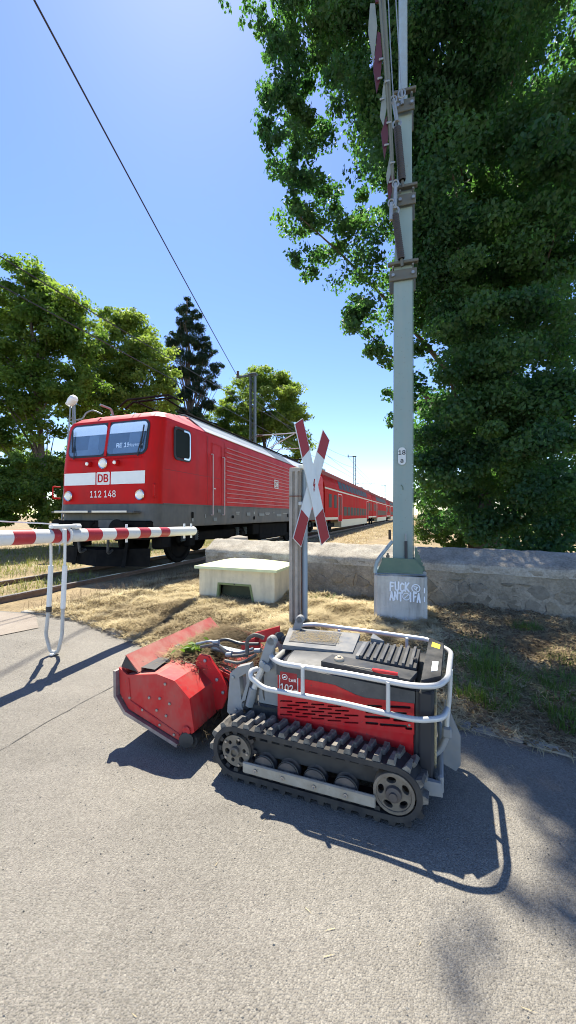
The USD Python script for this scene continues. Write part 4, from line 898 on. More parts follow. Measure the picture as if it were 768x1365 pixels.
armB = [[B4[0], B4[1], Z(B4[1], B4[2], .185), Z(B4[0], B4[3], .205)], [Z(B4[0], B4[3], .205), Z(B4[1], B4[2], .185), Z(B4[1], B4[2], .74), Z(B4[0], B4[3], .74)], [Z(B4[0], B4[3], .74), Z(B4[1], B4[2], .74), B4[2], B4[3]]]
for arm, q in ((armA, .0), (armB, -.021)):
    whole = Polygon([arm[0][0], arm[0][1], arm[2][2], arm[2][3]]).buffer(.006, join_style='mitre')
    a = part(t, 'arm', plate(whole, q - .018, q), 'sign_white', smooth=False)
    for k, piece in enumerate(arm):
        if k != 1: part(a, 'red_field', plate(Polygon(piece), q, q + .0025), 'sign_red', smooth=False)
bz = sgnpx(418.8, 647)
bolt = Polygon([(.0, .10), (.02, .095), (.006, .02), (.028, .03), (.004, -.06), (.018, -.055), (-.004, -.10), (-.016, -.045), (-.006, -.05), (-.006, -.004), (-.026, -.012)])
part(t, 'lightning_arrow', plate(affinity.translate(affinity.scale(bolt, .62, .85), bz[0], bz[1]), .0, .003), 'sign_red', smooth=False)
bc = np.array([cen[0] - .045, cen[1], 0])
for zz in (cen[2] - .28, cen[2] + .2): part(t, 'clamp', cat_([cbox((-.02, -.03, zz), (.13, .07, .05), .008), rod((-.075, -.05, zz), (-.03, -.05, zz), .014, 8)]), 'sign_white')

# ------------------------------------------------------------------ concrete block and the barrier mast
BROT = -15.0; bf = G(533.5, 829.5); bw = .69; bd = .72; bh = H - (766.5 - HZ) / F * bf[1] - bf[2]
t = thing('concrete_block', 'square weathered concrete block under the green mast, sprayed with white lettering', 'concrete block', (bf[0] - .0, bf[1], bf[2]), BROT)
ch = .045
plan = Polygon([(-bw / 2 + ch, 0), (bw / 2 - ch, 0), (bw / 2, ch), (bw / 2, bd - ch), (bw / 2 - ch, bd), (-bw / 2 + ch, bd), (-bw / 2, bd - ch), (-bw / 2, ch)])
def ringp(p, z): q = np.array(p.exterior.coords)[:-1]; return np.c_[q, np.full(len(q), z)]
blk = loft([ringp(plan, -.15), ringp(plan, bh - .02), ringp(plan.buffer(-.018, join_style='mitre'), bh)])
part(t, 'block', rough(blk, .004, 12, 3, .05), 'block_concrete', smooth=35)
gw = lambda px: (px - 533.5) / F * bf[1]; gh = lambda py: H - (py - HZ) / F * bf[1] - bf[2]
GL = {'F': [[(0, 0), (.05, 1), (.75, .96)], [(.02, .5), (.6, .56)]], 'U': [[(0, 1), (.05, .15), (.35, 0), (.7, .12), (.75, 1.02)]], 'C': [[(.75, .85), (.4, 1), (.05, .75), (.03, .25), (.4, 0), (.78, .15)]],
      'K': [[(.05, 1.02), (0, 0)], [(.75, 1), (.06, .45), (.8, -.02)]], 'A': [[(0, 0), (.38, 1.02), (.8, -.03)], [(.16, .38), (.62, .36)]], 'N': [[(0, 0), (.06, 1), (.7, .05), (.74, 1.03)]], 'T': [[(0, .97), (.8, 1.02)], [(.4, 1), (.36, 0)]], 'I': [[(.2, 1.02), (.24, 0)]]}
def strokes(s_, x0, x1, y0, y1):
    n = len(s_); w = (x1 - x0) / n
    for k, c in enumerate(s_):
        g = shapely.union_all([LineString([(x0 + w * (k + .05 + .9 * a), y0 + (y1 - y0) * (b + .05 * math.sin(k * 2.1))) for a, b in q]).buffer(.0105, quad_segs=3) for q in GL[c]])
        part(t, 'painted_letter', cat_([prism_xz(q, -.0075, -.0105) for q in getattr(g, 'geoms', [g])]), 'graffiti', smooth=False)
strokes('FUCK', gw(520.3), gw(546), gh(787.5), gh(776.5))
strokes('ANT', gw(520), gw(537.5), gh(800), gh(789.5))
strokes('IFA', gw(545.2), gw(559.5), gh(800.5), gh(789.5))
def spray_ring(px, py, r, kind):
    c = (gw(px), gh(py)); g = Point(c).buffer(r).difference(Point(c).buffer(r * .78))
    if kind == 0: g = g.union(LineString([(c[0] - r * .45, c[1] + r * .1), (c[0] - r * .05, c[1] - r * .3), (c[0] + r * .45, c[1] + r * .3)]).buffer(r * .1)).union(LineString([(c[0] - r * .5, c[1] + r * .35), (c[0] + r * .1, c[1] + r * .35), (c[0] + r * .1, c[1] - r * .5)]).buffer(r * .09))
    else: g = g.union(LineString([(c[0] - r * .6, c[1] - r * .6), (c[0] + r * .6, c[1] + r * .6)]).buffer(r * .12))
    return cat_([prism_xz(q, -.0075, -.0105) for q in getattr(g, 'geoms', [g])])
part(t, 'painted_mark', spray_ring(553.2, 783, .056, 0), 'graffiti', smooth=False)
part(t, 'painted_mark', spray_ring(541, 794.5, .05, 1), 'graffiti', smooth=False)
for py in (785.5, 797): part(t, 'painted_mark', prism_xz(sbox(gw(563.2), gh(py) - .035, gw(564.6), gh(py) + .035), -.0015, -.004), 'graffiti', smooth=False)

mY = bf[1] + .36; mX = (537.2 - CX) / F * (mY - .13) + .035; mb = bf[2] + bh
t = thing('barrier_mast', 'tall grey-green steel box mast with springs, standing on the concrete block', 'mast', (mX, mY, mb), BROT)
D = mY - .13
MOFF = (537.2 - CX) / F * D
hz = lambda py, Y=None: H + (HZ - py) / F * (Y or D) - mb
lx = lambda px, Y=None: ((px - CX) / F * (Y or D) - MOFF * (Y or D) / D) * .965
w0, w1 = lx(523.7), lx(550.3); ht = hz(128)
z1_ = hz(375); l1, r1 = lx(525.6), lx(550.6); l2, r2 = lx(533), lx(550.2)
part(t, 'column', loft([np.array([(w0, -.13, 0), (w1, -.13, 0), (w1, .13, 0), (w0, .13, 0)]), np.array([(l1, -.13, z1_), (r1, -.13, z1_), (r1, .12, z1_), (l1, .12, z1_)]), np.array([(l2, -.10, ht), (r2, -.10, ht), (r2, .10, ht), (l2, .10, ht)])]), 'mast_green', smooth=False)
part(t, 'edge_seam', cat_([hull([(w1 + .001, -.134, 0), (w1 + .012, -.134, 0), (w1 + .012, -.11, 0), (r1 + .001, -.134, z1_), (r1 + .012, -.134, z1_), (r1 + .012, -.11, z1_)])]), 'mast_green_dark', smooth=False)
part(t, 'top_pipe', rod((lx(538.9), 0, ht - .1), (lx(538.9), 0, ht + 4.2), .062, 18), 'mast_pipe')
def bracket(py0, py1, xl, xr):
    z0, z1 = hz(py1), hz(py0); xm, xw = (lx(xl) + lx(xr)) / 2, lx(xr) - lx(xl)
    b = part(t, 'bracket', cbox((xm, -.155, z0 + (z1 - z0) * .32), (xw, .03, (z1 - z0) * .55), .006), 'bracket_steel')
    part(b, 'upper_lip', cbox((xm, -.165, z1 - .02), (xw + .04, .075, .04), .008), 'bracket_steel')
    part(b, 'rear_plate', cbox((xm, .145, (z0 + z1) / 2), (xw, .03, z1 - z0), .006), 'bracket_steel')
    for q in (.14, .86): part(b, 'bolt', cat_([rod((lx(xl) + (lx(xr) - lx(xl)) * q, -.16, z0 + (z1 - z0) * .3), (lx(xl) + (lx(xr) - lx(xl)) * q, -.20, z0 + (z1 - z0) * .3), .022, 8), rod((lx(xl) + (lx(xr) - lx(xl)) * q, -.17, z1 - .05), (lx(xl) + (lx(xr) - lx(xl)) * q, .17, z1 - .05), .014, 8)]), 'galv')
bracket(120, 149, 528, 553.5); bracket(248, 275, 531, 555); bracket(349, 374, 519.5, 556)
def spring(p0, p1, r):
    a, b = np.array(p0), np.array(p1); d = b - a; L_ = np.linalg.norm(d)
    s = part(t, 'spring', lathe([(r * (1.0 if k % 2 else .86), L_ * k / 44) for k in range(45)], a, d, 14), 'spring_dark')
    c = b + d / L_ * .05; part(s, 'ring', tube([c + np.array([math.cos(q) * .055, 0, math.sin(q) * .055]) for q in np.linspace(0, 2 * math.pi, 17)[:-1]], .014, 6, closed=True), 'galv')
    part(s, 'lower_stud', rod(a - d / L_ * .1, a, .02, 8), 'bracket_steel')
spring((lx(537), -.21, hz(244)), (lx(530.5), -.24, hz(175)), .052)
spring((lx(535.5), -.21, hz(348)), (lx(527.5), -.26, hz(291)), .05)
for a, b in (((lx(530.2), -.24, hz(166)), (lx(525.5), -.30, hz(142))), ((lx(527), -.25, hz(283)), (lx(528), -.28, hz(252))), ((lx(522), -.27, hz(298)), (lx(522.5), -.28, hz(276)))):
    tb = part(t, 'turnbuckle', rod(a, b, .026, 8), 'galv')
    part(tb, 'ring', tube([np.array(b) + np.array([math.cos(q) * .04, 0, math.sin(q) * .05]) for q in np.linspace(0, 2 * math.pi, 15)[:-1]], .012, 6, closed=True), 'galv')
part(t, 'eye_bolt', cat_([rod((lx(537.5), -.18, hz(140)), (lx(536.5), -.2, hz(124)), .022, 8), tube([np.array((lx(536.6), -.2, hz(127))) + np.array([math.cos(q) * .045, 0, math.sin(q) * .06]) for q in np.linspace(0, 2 * math.pi, 15)[:-1]], .013, 6, closed=True)]), 'galv')
part(t, 'tension_cable', tube([(lx(536.3), -.2, hz(126)), (lx(533.5), -.28, hz(90)), (lx(527), -.45, hz(0)), (lx(516), -.7, hz(-140))], .008, 6), 'galv')
part(t, 'tension_cable', tube([(lx(525.5), -.30, hz(142)), (lx(522), -.40, hz(90)), (lx(519), -.5, hz(30)), (lx(510), -.75, hz(-140))], .008, 6), 'galv')
lp = part(t, 'number_plate', place(extr(rrect(.105, .245, .05), .006), (lx(536), -.138, hz(608)), (1, 0, 0), (0, 0, 1)), 'sign_white', smooth=False)
part(lp, 'plate_digits', text_at('18', .06, (lx(536), -.1445, hz(606)), (1, 0, 0), (0, 0, 1), .002, True), 'marker_black', smooth=False)
part(lp, 'plate_letter', text_at('a', .06, (lx(536), -.1445, hz(616.5)), (1, 0, 0), (0, 0, 1), .002, True), 'marker_black', smooth=False)
part(t, 'scratch', tube([(lx(535), -.133, hz(646)), (lx(537), -.134, hz(649)), (lx(537.5), -.133, hz(653))], .006, 5), 'mast_green_dark')
# foot plates
Yf = bf[1] + .10; k_ = lambda px: (px - 537.2) / F * Yf * .965; kz = lambda py: H + (HZ - py) / F * Yf - mb
fp = Polygon([(k_(502), .012), (k_(502), .02), (k_(510.5), kz(744)), (k_(552), kz(745)), (k_(563), kz(757)), (k_(563), .012)])
part(t, 'foot_plate', prism_xz(fp, Yf - mY, Yf - mY + .02), 'mast_green_dark', smooth=False)
part(t, 'base_plate', cbox(((k_(502) + k_(563)) / 2, (Yf - mY + .2) / 2 + .05, .008), (k_(563) - k_(502) + .02, .52, .016), .004), 'mast_green')
part(t, 'side_plate', prism_yz([(Yf - mY + .021, .012), (.22, .012), (.22, .18), (Yf - mY + .1, kz(746))], k_(552.5), k_(555.5)), 'mast_green_dark', smooth=False)
part(t, 'side_plate', prism_yz([(Yf - mY + .021, .012), (.22, .012), (.22, .18), (Yf - mY + .1, kz(746))], k_(508), k_(510)), 'mast_green_dark', smooth=False)
part(t, 'left_brace', tube(fillet([(k_(499.5), Yf - mY + .0, .0), (k_(499.5), Yf - mY, kz(757)), (k_(503), Yf - mY + .02, kz(747)), (lx(523), -.1, hz(722))], .06), .026, 10), 'mast_pipe')
rk = [(k_(553), kz(727))]
for i in range(6):
    a = i / 5; rk += [(k_(553.5 + 9 * a), kz(730 + 24 * a)), (k_(556.5 + 9 * a), kz(731 + 24 * a))]
rk += [(k_(566), kz(763)), (k_(553), kz(763))]
part(t, 'toothed_quadrant', prism_xz(Polygon(rk).buffer(0), Yf - mY + .06, Yf - mY + .085), 'mast_green_dark', smooth=False)
part(t, 'quadrant_bolt', rod((k_(565), Yf - mY + .02, kz(764)), (k_(565), Yf - mY + .1, kz(764)), .03, 10), 'galv')
part(t, 'release_lever', rod((lx(541.3), -.16, hz(744)), (lx(541.0), -.16, hz(721)), .02, 8), 'marker_black')
part(t, 'lever_rod', rod((lx(541.0), -.16, hz(721)), (lx(540.8), -.16, hz(711)), .011, 8), 'galv')
part(t, 'foot_bolt', cat_([lathe([(.025, 0), (.025, .03), (.014, .03), (.014, .06), (0, .06)], (k_(q), Yf - mY + .03, kz(744)), (0, 0, 1), 8) for q in (516.5,)]), 'bracket_steel')

# raised boom with red and white hangings
t = thing('raised_barrier_boom', 'raised olive barrier boom with dark red and grey-white hangings left of the mast top', 'barrier', at(526, 285, 5.35), 0)
o = at(526, 285, 5.35)
def rb(px, py, dy=0.): return at(px, py, 5.35 - .45 * (285 - py) / 285 + dy) - o
bp_ = [rb(526.5, 290, .05), rb(523, 200, .05), rb(518.5, 100, .05), rb(512, 0, .05), rb(497, -200, .05)]
part(t, 'boom', tube(bp_, [.022, .026, .03, .034, .04], 10), 'boom_olive')
part(t, 'boom_rail', tube([rb(526, 270), rb(521, 180), rb(515, 95, .0), rb(509, 20), rb(500, -120)], .014, 8), 'boom_olive')
flags = [('flag_white', [(494.6, -2), (501, -2), (504, 29), (498.8, 82), (496, 60), (491.7, 34)]), ('flag_red', [(504.6, 36), (508.2, 38), (510.5, 66), (508.3, 100), (503, 119), (498.6, 86)]),
         ('flag_white', [(513.8, 99), (516.5, 139), (512.2, 163), (507.4, 150), (511.5, 112)]), ('flag_red', [(516.3, 150), (519, 178), (513.4, 209), (508.8, 173), (512, 165)]),
         ('flag_white', [(523, 192), (524.3, 222), (517.3, 244), (515.6, 231)]), ('flag_red', [(524.4, 224), (527, 237), (519.6, 270), (517.2, 246)]),
         ('flag_red', [(501.5, -4), (509, -4), (510, -60), (503, -90), (499, -40)]), ('flag_white', [(503, -90), (509, -62), (508, -150), (499, -170), (497, -120)])]
for m, q in flags:
    pts = [rb(*p) for p in q]; pts += [p + np.array([.004, .02, 0]) for p in pts]
    part(t, 'hanging', hull(pts), m, smooth=False)
for px, py in ((509, 74), (507, 100), (510, 128), (517, 104), (519, 160), (516, 190), (524, 214), (522, 240)): part(t, 'hanger_bolt', rod(rb(px - 2, py, -.03), rb(px + 3, py - 1, .0), .012, 6), 'galv')

# ------------------------------------------------------------------ cream utility box
p0, p1 = G(266, 797), G(366, 806); d_ = (p1 - p0)[:2]; Lb = np.linalg.norm(d_); d_ /= Lb; ang = math.degrees(math.atan2(d_[1], d_[0]))
zt = H - (763 - HZ) / F * p1[1]; hb = zt - p1[2]
t = thing('utility_box', 'low cream cable box with pale green hipped lid beside the wall end', 'utility box', (p0[0], p0[1], p1[2]), ang)
dep = .86
a0, a1 = 22 / 100 * Lb, 76 / 100 * Lb
op = Polygon([(a0 + .02, -.1), (a0 + .06, hb * .57), (a1 - .08, hb * .57), (a1, -.1)])
face = Polygon([(0, -.12), (Lb, -.12), (Lb, hb), (0, hb)]).difference(op)
part(t, 'front_wall', prism_xz(face, 0, .06), 'box_cream', smooth=False)
part(t, 'side_wall', cbox((.03, dep / 2 + .03, hb / 2 - .06), (.06, dep - .06, hb + .12), .004), 'box_cream', smooth=False)
part(t, 'side_wall', cbox((Lb - .03, dep / 2 + .03, hb / 2 - .06), (.06, dep - .06, hb + .12), .004), 'box_cream', smooth=False)
part(t, 'back_wall', cbox((Lb / 2, dep - .03, hb / 2 - .06), (Lb - .13, .06, hb + .12), .004), 'box_cream', smooth=False)
fr = op.buffer(.0).difference(op.buffer(-.032, join_style='mitre'))
part(t, 'opening_frame', prism_xz(fr, -.012, .05), 'frame_green', smooth=False)
part(t, 'opening_recess', prism_xz(op.buffer(-.01), .16, .17), 'recess_dark', smooth=False)
part(t, 'frame_screw', rod(((a0 + a1) / 2, -.014, hb * .55), ((a0 + a1) / 2, -.02, hb * .55), .012, 8), 'spring_dark')
ov = .065; e = [(-ov, -ov), (Lb + ov, -ov), (Lb + ov, dep + ov), (-ov, dep + ov)]
lid = [(x, y, hb + .002) for x, y in e] + [(x, y, hb + .045) for x, y in e] + [(Lb * .32, dep * .5, hb + .15), (Lb * .68, dep * .5, hb + .15)]
part(t, 'lid', rough(hull(lid), .003, 9, 4, .12), 'lid_green', smooth=20)

# small flat concrete piece lying behind the wall end, marker post by the track
q = at(318, 716, 9.6)
solo('concrete_slab_piece', hull([(q[0] + x, q[1] + y, z) for x in (-.2, .22) for y in (-.15, .15) for z in (.1, q[2])] + [(q[0], q[1], q[2] + .05)]), 'post_concrete', 'small pale concrete marker stone behind the wall end', 'marker stone', smooth=False)
q = G(519.5, 719)
t = thing('marker_post', 'short black marker post in the dry grass beside the carriages', 'post', q)
part(t, 'post', cbox((0, 0, .22), (.13, .13, .62), .02), 'marker_black'); part(t, 'cap', cbox((0, 0, .545), (.15, .15, .03), .01), 'marker_black')
#PART3

# ------------------------------------------------------------------ tracked mower
MP = np.array([-.461, 2.369]); MU = np.array([.931, -.364]); MU /= np.linalg.norm(MU); MV = np.array([-MU[1], MU[0]]); MANG = math.degrees(math.atan2(MU[1], MU[0]))
def loc(px, py, v=.2):
    """point of the mower's upright plane y = v seen at a pixel -> local (x, z)"""
    r = ray(px, py); n = MV; o = -MP
    t_ = (v - o @ n) / (r[:2] @ n); p = r[:2] * t_ - MP; return (float(p @ MU), H + r[2] * t_)
def locz(px, py, z):
    r = ray(px, py); p = r[:2] * ((z - H) / r[2]) - MP; return (float(p @ MU), float(p @ MV))
def l3(px, py, v): a, z = loc(px, py, v); return np.array([a, v, z])
def z3(px, py, z): a, v = locz(px, py, z); return np.array([a, v, z])

def mower():
    t = thing('tracked_mower', 'red remote-controlled tracked slope mower with silver guard rails parked on the road', 'mower', (*MP, 0), MANG)
    # --- tracks
    c0, r0, c1, r1 = (.152, .178), .147, (1.075, .170), .138
    def loop(d): return shapely.union_all([Point(c0).buffer(r0 + d, quad_segs=24), Point(c1).buffer(r1 + d, quad_segs=24)]).convex_hull
    rng = np.random.default_rng(4); TW = .168
    for y0, near in ((0.0, True), (.832, False)):
        belt = loop(.003).difference(loop(-.026))
        tr = part(t, 'track', prism_xz(shapely.segmentize(belt, .05), y0, y0 + TW), 'track_rubber', smooth=30)
        ol = loop(0).exterior; N = 40; per = ol.length; N = 36
        def frame_at(s):
            p = np.array(ol.interpolate(s % per).coords[0]); q = np.array(ol.interpolate((s + .01) % per).coords[0]); tt = (q - p) / np.linalg.norm(q - p)
            n = np.array([tt[1], -tt[0]]);  c = np.array([.6, .17])
            if n @ (p - c) < 0: n = -n
            return p, tt, n
        for k in range(N):
            for half, off in ((0, 0), (1, .5)):
                p, tt, n = frame_at((k + off) * per / N); ya, yb = (y0 + .006, y0 + .092) if half == 0 else (y0 + .078, y0 + .163)
                pts = []
                for y in (ya, yb):
                    wide = .024 if (y == ya) == (half == 0) else .013; tip = .013 if (y == ya) == (half == 0) else .008; sh = 0 if (y == ya) == (half == 0) else (.012 if half == 0 else -.012)
                    for w_, h_ in ((wide, -.004), (tip, .031 + rng.uniform(-.003, .001))):
                        for sg in (-1, 1):
                            q = p + tt * (sg * w_ + sh) + n * h_; pts.append((q[0], y, q[1]))
                part(tr, 'lug', hull(pts), 'lug_worn' if p[1] > .12 else 'track_rubber', smooth=False)
            if near:
                p, tt, n = frame_at(k * per / N); pts = []
                for y in (y0 + .012, y0 + .05):
                    for w_, h_ in ((.016, -.020), (.012, -.048)):
                        for sg in (-1, 1): q = p + tt * sg * w_ + n * h_; pts.append((q[0], y, q[1]))
                part(tr, 'drive_tooth', hull(pts), 'track_rubber', smooth=False)
    # sprocket and idler wheels, rollers
    for y0, sg in ((.0, 1), (1.0, -1)):
        y = lambda q: y0 + sg * q
        ring = Point(c0).buffer(.092, quad_segs=16)
        for k in range(6): a = k * math.pi / 3 + .2; ring = ring.difference(Point(c0[0] + .058 * math.cos(a), c0[1] + .058 * math.sin(a)).buffer(.017 if k % 2 else .012))
        sp = part(t, 'sprocket', prism_xz(ring, y(.012), y(.034)), 'wheel_dusty', smooth=25)
        part(sp, 'toothed_rim', prism_xz(shapely.union_all([Point(c0).buffer(.10)] + [Polygon([(c0[0] + math.cos(a + e) * r_, c0[1] + math.sin(a + e) * r_) for e, r_ in ((-.16, .09), (-.07, .123), (.07, .123), (.16, .09))]) for a in np.arange(11) * 2 * math.pi / 11]), y(.045), y(.075)), 'roller_dark', smooth=25)
        part(sp, 'hub', lathe([(.03, 0), (.03, .02), (.02, .026), (.02, .012), (0, .012)], (c0[0], y(.012), c0[1]), (0, -sg, 0), 16), 'wheel_dusty')
        for k in range(5): a = k * 2 * math.pi / 5; part(sp, 'bolt', lathe([(.008, 0), (.008, .01), (0, .01)], (c0[0] + .079 * math.cos(a), y(.012), c0[1] + .079 * math.sin(a)), (0, -sg, 0), 6), 'bolt')
        ring = Point(c1).buffer(.104, quad_segs=16)
        for k in range(5):
            a = k * 2 * math.pi / 5 + .5; s_ = affinity.rotate(affinity.scale(Point(0, 0).buffer(.02), 1.25, .8), math.degrees(a) + 90, origin=(0, 0)); ring = ring.difference(affinity.translate(s_, c1[0] + .066 * math.cos(a), c1[1] + .066 * math.sin(a)))
        idl = part(t, 'idler_wheel', prism_xz(ring, y(.006), y(.03)), 'wheel_dusty', smooth=25)
        part(idl, 'rim', lathe([(.088, .0), (.09, -.006), (.104, -.006), (.106, .0), (.106, .06), (.088, .06)], (c1[0], y(.006), c1[1]), (0, sg, 0), 28), 'wheel_dusty')
        part(idl, 'hub', lathe([(.042, 0), (.038, .018), (.02, .022), (.02, .034), (0, .034)], (c1[0], y(.006), c1[1]), (0, -sg, 0), 18), 'roller_dark')
        part(idl, 'rear_disc', lathe([(.1, 0), (.1, .01), (0, .01)], (c1[0], y(.075), c1[1]), (0, sg, 0), 20), 'roller_dark')
        for xx in (.335, .485, .645, .82):
            for zz, nm in ((.118, 'roller'),):
                ro = part(t, nm, lathe([(.02, -.002), (.045, .0), (.062, .006), (.064, .022), (.05, .026), (.05, .052), (.064, .056), (.064, .075), (.03, .08)], (xx, y(.008), zz), (0, sg, 0), 22), 'roller_dark')
                part(ro, 'wear_ring', lathe([(.0655, .008), (.0665, .012), (.0655, .018)], (xx, y(.008), zz), (0, sg, 0), 22), 'bar_silver')
                part(ro, 'hub', lathe([(.026, 0), (.022, .012), (0, .012)], (xx, y(.006), zz), (0, -sg, 0), 12), 'wheel_dusty')
        gb = part(t, 'guard_bar', cbox(((.215 + .985) / 2, y(-.012), .115), (.77, .018, .064), .006), 'bar_silver')
        for xx in (.30, .47, .655, .83): part(gb, 'bolt', lathe([(.012, 0), (.012, .008), (.006, .009), (0, .004)], (xx, y(-.021), .115), (0, -sg, 0), 6), 'bolt')
        part(t, 'track_frame', cbox((.61, y(.10), .20), (.8, .07, .10), .01), 'hood_dark')
    part(t, 'chassis', cbox((.62, .5, .25), (1.02, .58, .26), .01), 'hood_dark')
    # --- red sides with slots
    for v0, sg in ((.20, 1), (.80, -1)):
        top = [(.352, .597), (.59, .597), (.72, .592), (.843, .556), (.895, .548), (1.165, .562)]
        outer = Polygon([(.352, .325), (.60, .352), (1.165, .392)] + top[::-1])
        slots = []
        for r_ in range(5):
            for c_ in range(5):
                x0 = .372 + c_ * .102 + (r_ % 2) * .047; z0 = .352 + r_ * .021 + (x0 - .35) * .075
                if x0 + .075 > .875 or (r_ == 4 and c_ == 4): continue
                slots.append(LineString([(x0, z0), (x0 + .074, z0 + .011)]).buffer(.0048, quad_segs=3))
        for x0, x1, z0 in ((.905, .965, .405), (.985, 1.12, .412), (.90, 1.03, .440), (1.06, 1.145, .452), (.905, .97, .468), (.99, 1.12, .482), (.91, .985, .504), (1.02, 1.14, .520), (1.125, 1.148, .418)):
            slots.append(LineString([(x0, z0), (x1, z0 + (x1 - x0) * .13)]).buffer(.0075, quad_segs=3))
        pl = outer.difference(shapely.union_all(slots))
        sp = part(t, 'side_panel', prism_xz(pl, v0 - sg * .012, v0), 'mower_red', smooth=False)
        part(sp, 'panel_backing', prism_xz(outer.buffer(-.012), v0 + sg * .012, v0 + sg * .016), 'hood_dark', smooth=False)
        part(t, 'side_sill', hull([(x, v, z) for x in (.355, 1.16) for v, z in ((v0 - sg * .010, .33 if x < .5 else .394), (v0 + sg * .012, .20), (v0 + sg * .03, .20), (v0 + sg * .03, .39))]), 'mower_red', smooth=False)
        part(t, 'hood_skirt', prism_xz([(.345, .60), (.59, .600), (.722, .595), (.846, .559), (.897, .551), (1.17, .565), (1.17, .63), (.9, .64), (.345, .665)], v0 - sg * .016, v0 + sg * .02), 'hood_grey', smooth=False)
        for xx, zz in ((1.14, .225), (1.14, .44), (.372, .58)): part(sp, 'screw', lathe([(.007, 0), (.006, .004), (0, .005)], (xx, v0 - sg * (.012 if zz > .3 else -.005), zz), (0, -sg, 0), 8), 'bolt')
    # --- hood
    hp = [(.345, .665), (.40, .695), (.86, .705), (1.165, .66)]
    def sect(x, zt): return np.array([(x, .205, .60), (x, .205, zt - .045), (x, .27, zt - .012), (x, .36, zt), (x, .64, zt), (x, .73, zt - .012), (x, .795, zt - .045), (x, .795, .60)])
    part(t, 'hood', loft([sect(.347, .655), sect(.39, .690), sect(.80, .705), sect(1.0, .70), sect(1.165, .67)]), 'hood_grey', smooth=25)
    zt = .708
    Q = lambda *pp: [z3(*p, zt) for p in pp]
    pan = Q((392, 841), (455, 845), (447, 862), (385, 856)); cen_ = sum(pan) / 4
    pan = [cen_ + (p - cen_) * 1.0 for p in pan]
    part(t, 'hood_lid', hull([p + [0, 0, d] for p in [z3(*q, .704) for q in ((386, 838), (480, 846), (470, 871), (377, 861))] for d in (-.02, .010)]), 'hood_light', smooth=False)
    part(t, 'dusty_window', hull([p + [0, 0, d] for p in pan for d in (.0, .0105)]), 'hood_grey', smooth=False)
    rng = np.random.default_rng(8); n = 900; uu, vv = rng.beta(1.4, 1.4, n), rng.beta(1.6, 1.3, n)
    Pp = pan[0] + (pan[1] - pan[0]) * uu[:, None] + (pan[3] - pan[0]) * vv[:, None] + [0, 0, .011]; Pp[:, 2] += rng.uniform(0, .006, n)
    part(t, 'chaff', blades(Pp, rng.uniform(.008, .04, n), rng.uniform(.0015, .003, n), rng.uniform(0, 6.3, n), rng.uniform(.9, 1.02, n), rng), 'hay', smooth=False, kind='stuff')
    # tray and louvre grille
    tray = Q((443, 872), (556, 895), (546, 906), (428, 881))
    part(t, 'tray', hull([p + [0, 0, d] for p in tray for d in (-.03, .002)]), 'hood_dark', smooth=False)
    part(t, 'fuel_cap', cat_([lathe([(.03, -.005), (.03, .014), (.024, .02), (0, .02)], z3(452, 880, zt), (0, 0, 1), 18), lathe([(.012, .02), (.012, .028), (0, .03)], z3(452, 880, zt), (0, 0, 1), 12)]), 'bar_silver')
    part(t, 'red_handle', tube([z3(497, 892, zt + .012), z3(505, 894, zt + .02), z3(530, 898, zt + .014)], [.009, .012, .009], 10), 'mower_red')
    part(t, 'tray_strip', tube([z3(458, 886, zt + .004), z3(500, 893, zt + .004)], .004, 6), 'bar_silver')
    gq = Q((489, 858), (560, 866), (554, 891), (478, 877))
    part(t, 'grille_base', hull([p + [0, 0, d] for p in gq for d in (-.02, .004)]), 'hood_dark', smooth=False)
    for k in range(8):
        f0, f1 = (k + .12) / 8, (k + .48) / 8
        e = [gq[0] + (gq[1] - gq[0]) * f for f in (f0, f1)] + [gq[3] + (gq[2] - gq[3]) * f for f in (f0, f1)]
        part(t, 'grille_slat', hull([p + [0, 0, d] for p in e for d in (.004, .02)]), 'hood_grey', smooth=False)
    gv = [gq[0] + (gq[1] - gq[0]) * -.06, gq[0] - (gq[0] - gq[1]) * .01, gq[3], gq[3] + (gq[3] - gq[2]) * .06]
    part(t, 'grille_frame', hull([p + [0, 0, d] for p in gv for d in (-.01, .014)]), 'hood_light', smooth=False)
    part(t, 'corner_fin', hull([p + [0, 0, d] for p in Q((497, 849), (512, 860), (494, 856)) for d in (.0, .03)]), 'hood_light', smooth=False)
    # rear: radiator box and control strip
    part(t, 'radiator_box', cbox((1.215, .5, .38), (.105, .62, .52), .012), 'hood_dark')
    part(t, 'radiator_mesh', cbox((1.272, .5, .36), (.014, .46, .36), .004), 'straw_mat')
    part(t, 'rear_post', cbox((1.225, .185, .39), (.07, .03, .50), .008), 'black_rubber')
    cs = [z3(572, 851, .715), z3(591, 859, .715), z3(587, 902, .70), z3(561, 908, .70)]
    st = part(t, 'control_strip', hull([p + [0, 0, d] for p in cs for d in (-.06, .008)]), 'hood_dark', smooth=False)
    def sticker(a, b, c, d, m, nm):
        f = lambda u, v: (cs[0] + (cs[1] - cs[0]) * u) * (1 - v) + (cs[3] + (cs[2] - cs[3]) * u) * v
        part(st, nm, hull([f(u, v) + [0, 0, q] for u in (a, b) for v in (c, d) for q in (.007, .0105)]), m, smooth=False)
    sticker(.25, .8, .10, .24, 'yellow_sticker', 'warning_sticker'); sticker(.45, .8, .62, .86, 'sign_white', 'data_sticker'); sticker(.3, .7, .12, .2, 'hood_dark', 'warning_mark')
    part(t, 'small_knob', lathe([(.014, 0), (.014, .03), (.01, .034), (0, .034)], z3(553, 884, .70), (0, 0, 1), 12), 'black_rubber')
    # --- guard rails
    R = .0155; zr = .70
